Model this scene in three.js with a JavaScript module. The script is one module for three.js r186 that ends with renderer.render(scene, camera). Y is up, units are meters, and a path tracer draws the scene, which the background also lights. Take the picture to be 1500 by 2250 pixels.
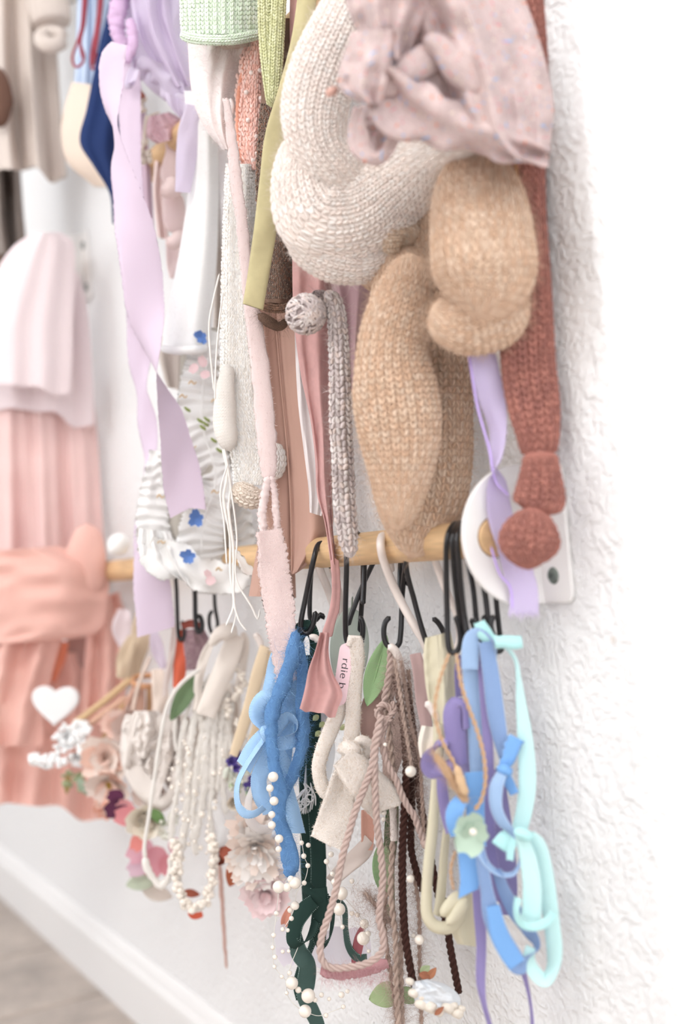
import * as THREE from 'three';
import { RectAreaLightUniformsLib } from 'three/addons/lights/RectAreaLightUniformsLib.js';
import { mergeGeometries } from 'three/addons/utils/BufferGeometryUtils.js';

// ---------------------------------------------------------------- camera, sky, light, exposure
const scene = new THREE.Scene();
const renderer = new THREE.WebGLRenderer({ antialias: true });
renderer.toneMapping = THREE.LinearToneMapping;
renderer.toneMappingExposure = 0.98;
renderer.shadowMap.enabled = true;
const FP = 2700, EYE = [0, 0.70, 0.585];
const camera = new THREE.PerspectiveCamera(2 * Math.atan(1125 / FP) * 180 / Math.PI, 1500 / 2250, 0.05, 50);
camera.position.set(...EYE);
{
  const yaw = 28.2 * Math.PI / 180, pitch = 1.8 * Math.PI / 180;
  camera.lookAt(EYE[0] - Math.cos(yaw) * Math.cos(pitch), EYE[1] + Math.sin(pitch), EYE[2] - Math.sin(yaw) * Math.cos(pitch));
  camera.rotateZ(-5.03 * Math.PI / 180);
}
camera.focus = 1.13;
camera.userData.fStop = 2.6;
camera.updateMatrixWorld(true);
scene.add(camera);
scene.background = new THREE.Color(0.93, 0.965, 0.995);      // even bright overcast sky outside the windows
scene.backgroundIntensity = 4.2;

// a flat ceiling panel lamp above the rods, its glowing face is built with the ceiling
RectAreaLightUniformsLib.init();
const PANEL = { x: -0.3, y: 2.46, z: 1.35, w: 1.2, d: 0.8 };
const panelLight = new THREE.RectAreaLight(new THREE.Color(1, 0.985, 0.97), 7.2, PANEL.w, PANEL.d);
panelLight.name = 'panel_light'; panelLight.position.set(PANEL.x, PANEL.y - 0.004, PANEL.z); panelLight.rotation.x = -Math.PI / 2; scene.add(panelLight);

// ---------------------------------------------------------------- helpers
const V = (x, y, z) => new THREE.Vector3(x, y, z);
let seed = 12345;
const rnd = () => { seed = (seed + 0x6D2B79F5) | 0; let t = Math.imul(seed ^ (seed >>> 15), 1 | seed); t = (t + Math.imul(t ^ (t >>> 7), 61 | t)) ^ t; return ((t ^ (t >>> 14)) >>> 0) / 4294967296; };
const rr = (a, b) => a + (b - a) * rnd();
const reseed = (s) => { seed = s; };
const C0 = V(...EYE), RX = V(0, 0, 0), UY = V(0, 0, 0), FW = V(0, 0, 0);
camera.matrixWorld.extractBasis(RX, UY, FW); FW.negate();
// a point of the place, measured on the photograph: column, row, and metres of depth
const at = (x, y, Z) => C0.clone().addScaledVector(FW, Z).addScaledVector(RX, (x - 750) / FP * Z).addScaledVector(UY, (1125 - y) / FP * Z);
const rayDir = (x, y) => at(x, y, 1).sub(C0);
const wallZ = (x, y = 1210) => -C0.z / rayDir(x, y).z;          // depth of the wall there
const mm = (px, Z) => px * Z / FP;                              // length on the photograph to metres

const used = {};
const numbered = (n) => { const k = used[n] = (used[n] ?? -1) + 1; return k ? n + '_' + String(k).padStart(3, '0') : n; };
function tag(o, label, category, group) { o.userData.label = label; o.userData.category = category; if (group) o.userData.group = group; return o; }
function thing(name, label, category, pos, group) { const o = new THREE.Group(); o.name = numbered(name); o.position.copy(pos); scene.add(o); return tag(o, label, category, group); }
function rootPos(o) { const p = V(0, 0, 0); while (o && o !== scene) { p.add(o.position); o = o.parent; } return p; }
function part(parent, name, geo, mat, label) {
  const p = rootPos(parent); geo.translate(-p.x, -p.y, -p.z);
  const m = new THREE.Mesh(geo, mat); m.name = name; m.castShadow = m.receiveShadow = true; parent.add(m);
  if (label) m.userData.label = label;
  return m;
}
function solo(name, label, category, geo, mat, group) {
  geo.computeBoundingBox(); const b = geo.boundingBox, p = V((b.min.x + b.max.x) / 2, b.max.y, (b.min.z + b.max.z) / 2);
  geo.translate(-p.x, -p.y, -p.z);
  const m = new THREE.Mesh(geo, mat); m.name = numbered(name); m.position.copy(p); m.castShadow = m.receiveShadow = true; scene.add(m);
  return tag(m, label, category, group);
}
const struct = (name, geo, mat, parent = scene) => { const m = new THREE.Mesh(geo, mat); m.name = name; m.castShadow = m.receiveShadow = true; m.userData.kind = 'structure'; parent.add(m); return m; };
const stuff = (m) => { m.userData.kind = 'stuff'; return m; };

// smooth interpolation of rows of numbers, by chord length in the first two entries
function spline(pts, n) {
  const d = [0], w = Math.max(...pts.map((p) => p.length)), q = pts.map((p) => Array.from({ length: w }, (_, i) => p[i] ?? 0));
  for (let i = 1; i < q.length; i++) d.push(d[i - 1] + Math.max(1e-6, Math.hypot(q[i][0] - q[i - 1][0], q[i][1] - q[i - 1][1]), 0.01));
  const L = d[d.length - 1], out = [];
  let k = 0;
  for (let j = 0; j <= n; j++) {
    const s = L * j / n;
    while (k < q.length - 2 && s > d[k + 1]) k++;
    const h = d[k + 1] - d[k], t = (s - d[k]) / h, a = q[Math.max(0, k - 1)], b = q[k], c = q[k + 1], e = q[Math.min(q.length - 1, k + 2)];
    const ha = Math.max(1e-6, d[k + 1] - d[Math.max(0, k - 1)]), hb = Math.max(1e-6, d[Math.min(q.length - 1, k + 2)] - d[k]);
    out.push(b.map((_, i) => {
      const m0 = k === 0 ? c[i] - b[i] : (c[i] - a[i]) / ha * h, m1 = k === q.length - 2 ? c[i] - b[i] : (e[i] - b[i]) / hb * h, t2 = t * t, t3 = t2 * t;
      return (2 * t3 - 3 * t2 + 1) * b[i] + (t3 - 2 * t2 + t) * m0 + (-2 * t3 + 3 * t2) * c[i] + (t3 - t2) * m1;
    }));
  }
  out.length_px = L;
  return out;
}
// value noise in three dimensions
const hash = (x, y, z) => { let h = Math.imul(x, 374761393) ^ Math.imul(y, 668265263) ^ Math.imul(z, 2147483647 ^ 0x2c1b3c6d); h = Math.imul(h ^ (h >>> 13), 1274126177); return ((h ^ (h >>> 16)) >>> 0) / 4294967296; };
function noise(x, y = 0, z = 0) {
  const X = Math.floor(x), Y = Math.floor(y), Z = Math.floor(z), f = (t) => t * t * (3 - 2 * t), u = f(x - X), v = f(y - Y), w = f(z - Z), L = (a, b, t) => a + (b - a) * t;
  return 2 * L(L(L(hash(X, Y, Z), hash(X + 1, Y, Z), u), L(hash(X, Y + 1, Z), hash(X + 1, Y + 1, Z), u), v), L(L(hash(X, Y, Z + 1), hash(X + 1, Y, Z + 1), u), L(hash(X, Y + 1, Z + 1), hash(X + 1, Y + 1, Z + 1), u), v), w) - 1;
}

// a surface from a grid of points; closed round u if asked; keeps a sampler for stitches and fuzz
function gridGeo(nu, nv, fn, closed, size = [1, 1], smoothEnds) {
  const pos = [], uv = [], idx = [], P = [];
  for (let j = 0; j <= nv; j++) for (let i = 0; i <= nu; i++) {
    const p = closed && i === nu ? P[j * (nu + 1)] : fn(i / nu, j / nv); P.push(p);
    pos.push(p.x, p.y, p.z); uv.push(i / nu * size[0], j / nv * size[1]);
  }
  for (let j = 0; j < nv; j++) for (let i = 0; i < nu; i++) { const a = j * (nu + 1) + i, b = a + 1, c = a + nu + 1, d = c + 1; idx.push(a, c, b, b, c, d); }
  const g = new THREE.BufferGeometry();
  g.setAttribute('position', new THREE.Float32BufferAttribute(pos, 3)); g.setAttribute('uv', new THREE.Float32BufferAttribute(uv, 2)); g.setIndex(idx);
  if (closed) { // faces look outwards: a negative volume is turned inside out
    let vol = 0; const o = P[0], A = V(), B = V(), D = V();
    for (let k = 0; k < idx.length; k += 3) { A.copy(P[idx[k]]).sub(o); B.copy(P[idx[k + 1]]).sub(o); D.copy(P[idx[k + 2]]).sub(o); vol += A.dot(B.cross(D)); }
    if (vol < 0) { for (let k = 0; k < idx.length; k += 3) { const q = idx[k]; idx[k] = idx[k + 1]; idx[k + 1] = q; } g.setIndex(idx); }
  }
  g.computeVertexNormals();
  const nr = g.attributes.normal;
  if (closed) for (let j = 0; j <= nv; j++) {
    const a = j * (nu + 1), b = a + nu, n = V(nr.getX(a) + nr.getX(b), nr.getY(a) + nr.getY(b), nr.getZ(a) + nr.getZ(b)).normalize();
    nr.setXYZ(a, n.x, n.y, n.z); nr.setXYZ(b, n.x, n.y, n.z);
  }
  g.S = (u, v) => {
    if (closed) u = ((u % 1) + 1) % 1; u = Math.min(0.99999, Math.max(0, u)) * nu; v = Math.min(0.99999, Math.max(0, v)) * nv;
    const i = Math.floor(u), j = Math.floor(v), s = u - i, t = v - j, a = j * (nu + 1) + i, k = [a, a + 1, a + nu + 1, a + nu + 2], w = [(1 - s) * (1 - t), s * (1 - t), (1 - s) * t, s * t];
    const p = V(0, 0, 0), n = V(0, 0, 0);
    for (let m = 0; m < 4; m++) { p.addScaledVector(P[k[m]], w[m]); n.x += nr.getX(k[m]) * w[m]; n.y += nr.getY(k[m]) * w[m]; n.z += nr.getZ(k[m]) * w[m]; }
    return { p, n: n.normalize() };
  };
  return g;
}
// frames along a line measured on the photograph: points [x, y, ...]; dzi is the entry that holds metres towards the back
function frames(pts, Z, n, dzi) {
  const s = spline(pts, n), c = s.map((p) => at(p[0], p[1], Z + (p[dzi] || 0)));
  let last = 0; const len = c.map((p, i) => (last += i ? p.distanceTo(c[i - 1]) : 0));
  return s.map((p, i) => {
    const T = c[Math.min(n, i + 1)].clone().sub(c[Math.max(0, i - 1)]).normalize(), view = c[i].clone().sub(C0).normalize();
    const S = T.clone().cross(view).normalize(), N = S.clone().cross(T).normalize();   // N looks back at the eye or away from it
    if (N.dot(view) > 0) { N.negate(); }
    return { p, c: c[i], T, S, N, s: len[i], L: last, t: i / n, Z: Z + (p[dzi] || 0) };
  }).map((f) => ({ ...f, L: last }));
}
// round or oval swept body; points [x, y, radius, dz]
function tube(pts, Z, o = {}) {
  const n = o.n ?? Math.max(8, Math.ceil(spline(pts, 1).length_px / (o.step ?? 8))), nu = o.seg ?? 16, F = frames(pts, Z, n, 3), L = F[n].L, fl = o.fl ?? 1, sd = o.sd ?? 1;
  const rAt = F.map((f) => mm(f.p[2], f.Z));
  const cap = o.cap ?? 1;
  return gridGeo(nu, n, (u, v) => {
    const i = Math.round(v * n), f = F[i], r0 = rAt[i], a = u * 2 * Math.PI;
    let k = 1;
    if (cap) { const e = Math.min(f.s, L - f.s) / Math.max(1e-6, r0 * cap); if (e < 1) k = Math.sqrt(Math.max(0.0004, 1 - (1 - e) ** 2)); }
    const lump = 1 + (o.lump ?? 0) * noise(Math.cos(a) * 1.3 + 7 * sd, Math.sin(a) * 1.3 + sd, f.s / (r0 + 1e-4) * (o.lf ?? 0.8)) + (o.pl ? o.pl[0] * Math.cos(o.pl[1] * a + (o.pl[2] ?? 0)) : 0);
    const r = r0 * k * lump;
    return f.c.clone().addScaledVector(f.S, Math.cos(a) * r).addScaledVector(f.N, Math.sin(a) * r * fl);
  }, true, [2 * Math.PI * Math.max(...rAt) * (1 + fl) / 2, L]);
}
// flat band; points [x, y, width, turn in degrees, dz]; has thickness, both ends cut
function band(pts, Z, o = {}) {
  const n = o.n ?? Math.max(8, Math.ceil(spline(pts, 1).length_px / (o.step ?? 7))), m = o.m ?? 6, F = frames(pts, Z, n, 4), L = F[n].L, th = o.th ?? 0.0006, sd = o.sd ?? 1;
  const nu = 2 * (m + 1);
  const wmax = Math.max(...F.map((f) => mm(f.p[2], f.Z)));
  const g = gridGeo(nu, n + 2, (u, v) => {
    const j = Math.round(v * (n + 2)), i = Math.min(n, Math.max(0, j - 1)), k = Math.round(u * nu) % nu, front = k <= m, q = front ? k / m : 1 - (k - m - 1) / m, f = F[i];
    const w = mm(f.p[2], f.Z), a = (f.p[3] || 0) * Math.PI / 180, S = f.S.clone().multiplyScalar(Math.cos(a)).addScaledVector(f.N, Math.sin(a)), N = f.N.clone().multiplyScalar(Math.cos(a)).addScaledVector(f.S, -Math.sin(a));
    let x = (q - 0.5) * w;
    if (o.fray && (q === 0 || q === 1)) x += (rnd() - 0.5) * o.fray;
    const e = 2 * q - 1;
    let h = (o.curl ?? 0) * w * (1 - e * e) + (o.wr ?? 0) * noise(q * (o.wf ?? 2) + sd * 9, f.s * (o.wv ?? 40), sd) + (o.ruf ? o.ruf[0] * e * e * Math.sin(f.s * o.ruf[1] + (e > 0 ? 1.3 : 0) + 2 * noise(f.s * 30, sd)) : 0) + (o.gath ? o.gath[0] * (0.35 + e * e) * Math.sin(f.s * o.gath[1] + 3 * noise(f.s * 60, q * 2.5, sd)) : 0) + (o.plt ? o.plt[0] * Math.sin(q * o.plt[1] * Math.PI * 2 + sd) : 0);
    const endT = j === 0 || j === n + 2 ? 0.5 : 1;
    h += (front ? 1 : -1) * th * 0.5 * endT * (q === 0 || q === 1 ? 0.6 : 1);
    let along = 0;
    if (o.cutEnd && i === n) along = o.cutEnd(q) * w;
    if (o.cutStart && i === 0) along = -o.cutStart(q) * w;
    if (o.zig && (i === n || i === 0)) along += (k % 2 ? 1 : -1) * o.zig * 0.5;
    return f.c.clone().addScaledVector(S, x).addScaledVector(N, h).addScaledVector(f.T, along);
  }, true, [wmax * 2, L]);
  g.edge = m / nu; g.len = L;
  return g;
}
// woven picot edges of a ribbon: little loops of thread along both selvedges
function picots(parent, g, c, step = 0.0016) {
  const m = new Soup(), P = rootPos(parent);
  for (const u of [0.0001, g.edge]) { const n = Math.floor(g.len / step); for (let k = 1; k < n; k++) { const v = (k + rr(-0.15, 0.15)) / n, q = g.S(u, v), mid = g.S(g.edge / 2, v), out = q.p.clone().sub(mid.p).normalize(); m.yarn(q.p.clone().addScaledVector(out, -0.0007).addScaledVector(mid.n, 0.0003), q.p.clone().addScaledVector(out, 0.0004).addScaledVector(mid.n, 0.0002), mid.n, 0.00034, shade(c, rr(0.92, 1.08))); } }
  return stuff(part(parent, 'picot_edge', m.geo, picotMat));
}
// hanging cloth between a left and a right edge; rows [xl, yl, xr, yr, dz]; folds [amplitude, count, phase]
function cloth(rows, Z, o = {}) {
  const nv = o.nv ?? 40, nu = o.nu ?? 40, th = o.th ?? 0.002, sd = o.sd ?? 1;
  const s = spline(rows.map((r) => [(r[0] + r[2]) / 2, (r[1] + r[3]) / 2, ...r]), nv).map((r) => r.slice(2));
  let L = 0, Wm = 0;
  s.forEach((r, i) => { if (i) L += Math.hypot((r[0] + r[2] - s[i - 1][0] - s[i - 1][2]) / 2, (r[1] + r[3] - s[i - 1][1] - s[i - 1][3]) / 2); Wm = Math.max(Wm, Math.hypot(r[2] - r[0], r[3] - r[1])); });
  const base = (u, v) => {
    const r = s[Math.round(v * nv)], tt = v;
    let z = Z + (r[4] || 0) - (o.bulge ?? 0) * Math.sin(Math.PI * u) * (o.bv ? o.bv(v) : 1);
    for (const [a, c, ph = 0, grow = 0, skew = 0] of o.folds ?? []) z -= a * (1 - grow + grow * tt) * Math.sin(u * c * 2 * Math.PI + ph + skew * v) * Math.min(1, 6 * u, 6 * (1 - u));
    if (o.wr) z -= o.wr * (noise(u * (o.wf ?? 5) + sd * 3, v * (o.wv ?? 5), sd) + 0.5 * noise(u * 2.3 * (o.wf ?? 5) + sd, v * 2.3 * (o.wv ?? 5), sd + 4));
    let y = r[1] + (r[3] - r[1]) * u, x = r[0] + (r[2] - r[0]) * u;
    if (o.hem) y += o.hem * noise(u * 6 + sd, 3) * tt ** 4;
    if (o.scal) y += o.scal[0] * Math.abs(Math.sin(u * Math.PI * o.scal[1])) * (tt > 0.985 ? 1 : 0);
    return at(x, y, z);
  };
  const M = 2 * (nu + 1);
  const g = gridGeo(M, nv + 2, (u, v) => {
    const k = Math.round(u * M) % M, front = k <= nu, q = front ? k / nu : 1 - (k - nu - 1) / nu, j = Math.min(nv, Math.max(0, Math.round(v * (nv + 2)) - 1)), e = Math.round(v * (nv + 2));
    const p = base(q, j / nv);
    if (front) return p;
    const closed = e === 0 || e === nv + 2 ? 0.3 : 1, edge = q === 0 || q === 1 ? 0.5 : 1;
    return p.addScaledVector(FW, th * closed * edge + (o.back ?? 0) * Math.sin(Math.PI * q) * (o.open ? 1 : closed));
  }, true, [mm(Wm, Z) * 2, mm(L, Z)]);
  g.front = (u, v) => g.S(u * nu / M, (v * nv + 1) / (nv + 2));
  return g;
}
// one mesh out of many small pieces
class Soup {
  constructor() { this.p = []; this.i = []; this.c = []; this.n = []; }
  get geo() {
    const g = new THREE.BufferGeometry(); g.setAttribute('position', new THREE.Float32BufferAttribute(this.p, 3));
    g.setIndex(this.i); if (this.n.length) g.setAttribute('normal', new THREE.Float32BufferAttribute(this.n, 3)); else g.computeVertexNormals();
    if (this.c.length) g.setAttribute('color', new THREE.Float32BufferAttribute(this.c, 3));
    return g;
  }
  // leaf-shaped yarn piece from a to b, radius r, n is up
  yarn(a, b, n, r, col, fat = 1) {
    const T = b.clone().sub(a), S = T.clone().cross(n).normalize(), N = S.clone().cross(T).normalize(), o = this.p.length / 3, K = 5;
    const put = (c, q, s) => { this.p.push(c.x, c.y, c.z); if (q) this.n.push(q.x, q.y, q.z); if (col) this.c.push(...col); };
    put(a, T.clone().normalize().negate());
    for (const [t, k] of [[0.18, 0.72], [0.5, 1], [0.82, 0.72]]) for (let i = 0; i < K; i++) {
      const w = i / K * 2 * Math.PI + 0.3, d = S.clone().multiplyScalar(Math.cos(w)).addScaledVector(N, Math.sin(w) * fat);
      put(a.clone().addScaledVector(T, t).addScaledVector(d, r * k).addScaledVector(N, r * 0.5 * Math.sin(Math.PI * t)), d);
    }
    put(b, T.clone().normalize());
    for (let i = 0; i < K; i++) {
      const j = (i + 1) % K; this.i.push(o, o + 1 + i, o + 1 + j);
      for (let r2 = 0; r2 < 2; r2++) { const x = o + 1 + r2 * K; this.i.push(x + i, x + K + i, x + j, x + j, x + K + i, x + K + j); }
      this.i.push(o + 1 + 2 * K + i, o + 1 + 3 * K, o + 1 + 2 * K + j);
    }
  }
  // thin bent hair
  hair(p, d, len, w, curl, col) {
    const o = this.p.length / 3, q = p.clone(), dir = d.clone(), side = V(rr(-1, 1), rr(-1, 1), rr(-1, 1)).cross(d).normalize(), K = 4, bend = V(rr(-1, 1), rr(-1, 1), rr(-1, 1)).multiplyScalar(curl);
    for (let k = 0; k <= K; k++) {
      const ww = w * (1 - 0.7 * k / K) / 2;
      for (const s of [-1, 1]) { this.p.push(q.x + side.x * ww * s, q.y + side.y * ww * s, q.z + side.z * ww * s); if (col) this.c.push(...col); }
      q.addScaledVector(dir, len / K); dir.add(bend).normalize();
    }
    for (let k = 0; k < K; k++) { const x = o + 2 * k; this.i.push(x, x + 1, x + 2, x + 1, x + 3, x + 2); }
  }
}
const shade = (c, k) => { const q = new THREE.Color(c).lerp(new THREE.Color('#ffffff'), 0.07); return [q.r * k, q.g * k, q.b * k]; };
// stocking stitches laid over a sampler: every stitch is a V of two yarn pieces
function stitches(S, cols, rows, o = {}) {
  const m = new Soup(), cs = o.colors ?? ['#ffffff'], u0 = o.u0 ?? 0, u1 = o.u1 ?? 1, v0 = o.v0 ?? 0, v1 = o.v1 ?? 1;
  for (let j = 0; j < rows; j++) for (let i = 0; i < cols; i++) {
    const du = (u1 - u0) / cols, dv = (v1 - v0) / rows, u = u0 + (i + 0.5) * du, v = v0 + (j + 0.5) * dv;
    const A = S(u, v + dv * 0.55), w = S(u + du * 0.5, v).p.distanceTo(S(u - du * 0.5, v).p); if (w < 0.0006) continue;
    const hgt = S(u, v + dv * 0.5).p.distanceTo(S(u, v - dv * 0.5).p), r = Math.min(w * (o.fat ?? 0.25), hgt * 0.5);
    for (const s of [-1, 1]) {
      const B = S(u + s * du * 0.4, v - dv * 0.62), a = S(u + s * du * 0.07, v + dv * 0.55), col = shade(cs[Math.floor(rnd() * cs.length)], rr(0.9, 1.08)), j3 = r * (o.mess ?? 0.25);
      a.p.addScaledVector(a.n, r * 0.1); B.p.addScaledVector(B.n, r * 0.35);
      a.p.add(V(rr(-j3, j3), rr(-j3, j3), rr(-j3, j3))); B.p.add(V(rr(-j3, j3), rr(-j3, j3), rr(-j3, j3)));
      m.yarn(a.p, B.p, A.n, r, col, 0.8);
    }
  }
  return m.geo;
}
function fuzz(S, count, len, w, o = {}) {
  const m = new Soup();
  for (let k = 0; k < count; k++) {
    const q = S(rr(o.u0 ?? 0, o.u1 ?? 1), rr(o.v0 ?? 0, o.v1 ?? 1)), d = q.n.clone().multiplyScalar(o.up ?? 0.6).add(V(rr(-1, 1), rr(-1, 1), rr(-1, 1))).normalize();
    m.hair(q.p, d, len * rr(0.5, 1.3), w, o.curl ?? 0.35, o.colors ? shade(o.colors[Math.floor(rnd() * o.colors.length)], rr(0.9, 1.1)) : null);
  }
  return m.geo;
}
// twisted cord: points [x, y, radius, dz]
function rope(pts, Z, o = {}) {
  const ply = o.ply ?? 3, n = Math.ceil(spline(pts, 1).length_px / (o.step ?? 3)), F = frames(pts, Z, n, 3), gs = [], pitch = o.pitch ?? 5;
  for (let k = 0; k < ply; k++) gs.push(gridGeo(7, n, (u, v) => {
    const f = F[Math.round(v * n)], R = mm(f.p[2], f.Z), a = k / ply * 2 * Math.PI + f.s / (R * pitch) * 2 * Math.PI * (o.hand ?? 1), w = u * 2 * Math.PI, e = f.t === 0 || f.t === 1 ? 0.15 : 1;
    const c = f.c.clone().addScaledVector(f.S, Math.cos(a) * R * 0.5).addScaledVector(f.N, Math.sin(a) * R * 0.5);
    return c.addScaledVector(f.S, Math.cos(w) * R * 0.56 * e).addScaledVector(f.N, Math.sin(w) * R * 0.56 * e);
  }, true, [0.004, F[n].L]));
  const g = mergeGeometries(gs); g.S = (u, v) => { const f = F[Math.min(n, Math.floor(v * (n + 1)))], R = mm(f.p[2], f.Z), a = u * 2 * Math.PI, d = f.S.clone().multiplyScalar(Math.cos(a)).addScaledVector(f.N, Math.sin(a)); return { p: f.c.clone().addScaledVector(d, R * 0.8), n: d }; };
  return g;
}

// ---------------------------------------------------------------- textures
function tex(n, fn, o = {}) {
  const d = new Uint8Array(n * n * 4);
  for (let y = 0; y < n; y++) for (let x = 0; x < n; x++) { const c = fn(x / n, y / n), k = (y * n + x) * 4; for (let i = 0; i < 3; i++) d[k + i] = Math.max(0, Math.min(255, 255 * (Array.isArray(c) ? c[i] : c))); d[k + 3] = 255; }
  const t = new THREE.DataTexture(d, n, n); t.wrapS = t.wrapT = THREE.RepeatWrapping; t.magFilter = THREE.LinearFilter; t.minFilter = THREE.LinearMipmapLinearFilter; t.generateMipmaps = true;
  if (o.srgb) t.colorSpace = THREE.SRGBColorSpace;
  t.needsUpdate = true; return t;
}
const rep = (t, s, s2 = s) => { const c = t.clone(); c.repeat.set(1 / s, 1 / s2); c.needsUpdate = true; return c; };
const tn = (x, y, f, s) => { // tileable noise
  const w = (a) => ((a % f) + f) % f, X = x * f, Y = y * f, i = Math.floor(X), j = Math.floor(Y), e = (t) => t * t * (3 - 2 * t), u = e(X - i), v = e(Y - j), L = (a, b, t) => a + (b - a) * t;
  return L(L(hash(w(i), w(j), s), hash(w(i + 1), w(j), s), u), L(hash(w(i), w(j + 1), s), hash(w(i + 1), w(j + 1), s), u), v);
};
const T = {
  knit: tex(128, (x, y) => { const u = (x * 4) % 1, side = u < 0.5 ? u * 2 : 2 - u * 2, q = ((y * 4 + side * 0.55) % 1); return 0.15 + 0.85 * Math.sin(Math.PI * q) * Math.pow(Math.sin(Math.PI * ((u * 2) % 1)), 0.5) * (0.8 + 0.2 * tn(x, y, 16, 3)); }),
  weave: tex(128, (x, y) => { const a = Math.sin(x * 2 * Math.PI * 16), b = Math.sin(y * 2 * Math.PI * 16); return 0.5 + 0.25 * a * (b > 0 ? 1 : 0.4) + 0.25 * b * (a > 0 ? 0.5 : 1) - 0.25 * tn(x, y, 32, 5); }),
  nap: tex(256, (x, y) => 0.45 * tn(x, y, 96, 1) + 0.3 * tn(x, y, 40, 2) + 0.25 * tn(x, y, 12, 3)),
  ribs: tex(64, (x, y) => 0.5 + 0.5 * Math.sin(y * 2 * Math.PI * 8)),
  crepe: tex(256, (x, y) => 0.5 * tn(x, y, 60, 7) + 0.35 * tn(x, y, 24, 8) + 0.15 * tn(x, y, 8, 9)),
  terry: tex(256, (x, y) => { const q = tn(x, y, 64, 21); return 0.2 + 0.8 * q * q * (3 - 2 * q); }),
  blot: tex(256, (x, y) => { const q = 0.6 * tn(x, y, 6, 31) + 0.3 * tn(x, y, 18, 32) + 0.1 * tn(x, y, 60, 33); return 0.86 + 0.2 * (q - 0.3); }),
};
// ---------------------------------------------------------------- materials
const BUMP = { knit: 0.4, weave: 0.16, nap: 0.12, crepe: 0.18, terry: 0.12, ribs: 0.3 };
const soft = (c) => { const q = new THREE.Color(c); return q.lerp(new THREE.Color('#ffffff'), 0.07 * Math.min(1, 2.5 * Math.max(q.r, q.g, q.b))); };
const col = (c) => new THREE.Color(c);
const picotMat = new THREE.MeshStandardMaterial({ vertexColors: true, roughness: 0.8 });
function M(c, o = {}) {
  const m = new THREE.MeshPhysicalMaterial({ color: o.map ? col(c) : soft(c), roughness: o.r ?? 0.9, metalness: 0, side: THREE.DoubleSide, specularIntensity: o.sp ?? 0.4 });
  if (o.sheen) { m.sheen = o.sheen; m.sheenRoughness = o.sr ?? 0.5; m.sheenColor = col(o.sc ?? c); }
  if (o.bump) { m.bumpMap = rep(T[o.bump[0]], o.bump[1], o.bump[3]); m.bumpScale = o.bump[2] * BUMP[o.bump[0]]; }
  if (o.map) m.map = o.map;
  if (o.tr) { m.transmission = o.tr; m.thickness = 0; m.roughness = o.r ?? 1; }
  if (o.vc) m.vertexColors = true;
  if (o.cc) { m.clearcoat = o.cc; m.clearcoatRoughness = 0.15; }
  if (o.op) { m.transparent = true; m.opacity = o.op; }
  return m;
}

// one cupped petal of unit length, base at the origin, growing along y, facing z
function petalGeo(w = 0.75, cup = 0.25, notch = 0.08) {
  const g = new THREE.PlaneGeometry(1, 1, 6, 8), p = g.attributes.position;
  for (let i = 0; i < p.count; i++) { const u = p.getX(i) * 2, v = p.getY(i) + 0.5, ww = w * Math.pow(Math.sin(Math.PI * (0.06 + 0.84 * Math.pow(v, 0.8))), 0.7) / 2; p.setXYZ(i, u * ww, v * (1 - notch * (1 - u * u) * (v > 0.9 ? 1 : 0)), cup * (u * u * 0.5 * ww + v * v * 0.6)); }
  g.computeVertexNormals(); return g;
}
// turn a petal round its flower's axis (towards the eye) and lift it by tilt
const faceEye = new THREE.Quaternion().setFromRotationMatrix(new THREE.Matrix4().makeBasis(RX, UY, FW.clone().negate()));
function orient(m, roll, tilt, axis) {
  m.quaternion.copy(axis ?? faceEye).multiply(new THREE.Quaternion().setFromEuler(new THREE.Euler(0, 0, roll))).multiply(new THREE.Quaternion().setFromEuler(new THREE.Euler(tilt, 0, 0)));
}

const pearlGeo = new THREE.SphereGeometry(1, 20, 14);
const pearlMat = new THREE.MeshPhysicalMaterial({ color: col('#f6ece0'), roughness: 0.22, clearcoat: 0.6, clearcoatRoughness: 0.08, sheen: 0.3, sheenColor: col('#ffe8e8') });
function pearl(parent, x, y, Z, r, name = 'pearl') { const m = new THREE.Mesh(pearlGeo, pearlMat); m.name = name; m.scale.setScalar(mm(r, Z)); m.position.copy(at(x, y, Z)).sub(rootPos(parent)); m.castShadow = m.receiveShadow = true; parent.add(m); return m; }
const P1 = petalGeo(0.8, 0.25), P2 = petalGeo(0.42, 0.25, 0.02), P3 = petalGeo(1.0, 0.5, 0.05);
// petals in rings round an axis that leans by (lx, ly) from the eye
function flower(parent, name, x, y, Z, r, mats, o = {}) {
  const f = new THREE.Group(); f.name = name; f.position.copy(at(x, y, Z)).sub(rootPos(parent)); parent.add(f);
  const ax = faceEye.clone().multiply(new THREE.Quaternion().setFromEuler(new THREE.Euler(o.lx ?? 0, o.ly ?? 0, 0)));
  const R = mm(r, Z), L = o.layers ?? 2, n = o.n ?? 6;
  for (let l = 0; l < L; l++) for (let k = 0; k < n - (l ? o.less ?? 0 : 0); k++) {
    const m = new THREE.Mesh(o.geo ?? P1, mats[Math.floor(rnd() * mats.length)]); m.name = 'petal'; m.scale.setScalar(R * (1 - 0.24 * l) * rr(0.88, 1.1)); m.castShadow = m.receiveShadow = true;
    orient(m, k / n * 6.283 + l * 0.5 + rr(-0.15, 0.15), (o.open ?? 0.3) + l * (o.close ?? 0.4) + rr(-0.15, 0.15), ax); f.add(m);
  }
  if (o.center) { const c = new Soup(); for (let k = 0; k < 14; k++) { const d = V(rr(-1, 1), rr(-1, 1), rr(0.2, 1)).normalize().applyQuaternion(ax); c.yarn(V(0, 0, 0), d.clone().multiplyScalar(R * 0.28), V(d.y, -d.x, 0.1).normalize(), R * 0.05, null); } const m = new THREE.Mesh(c.geo, o.center); m.name = 'flower_centre'; f.add(m); }
  return f;
}
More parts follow.
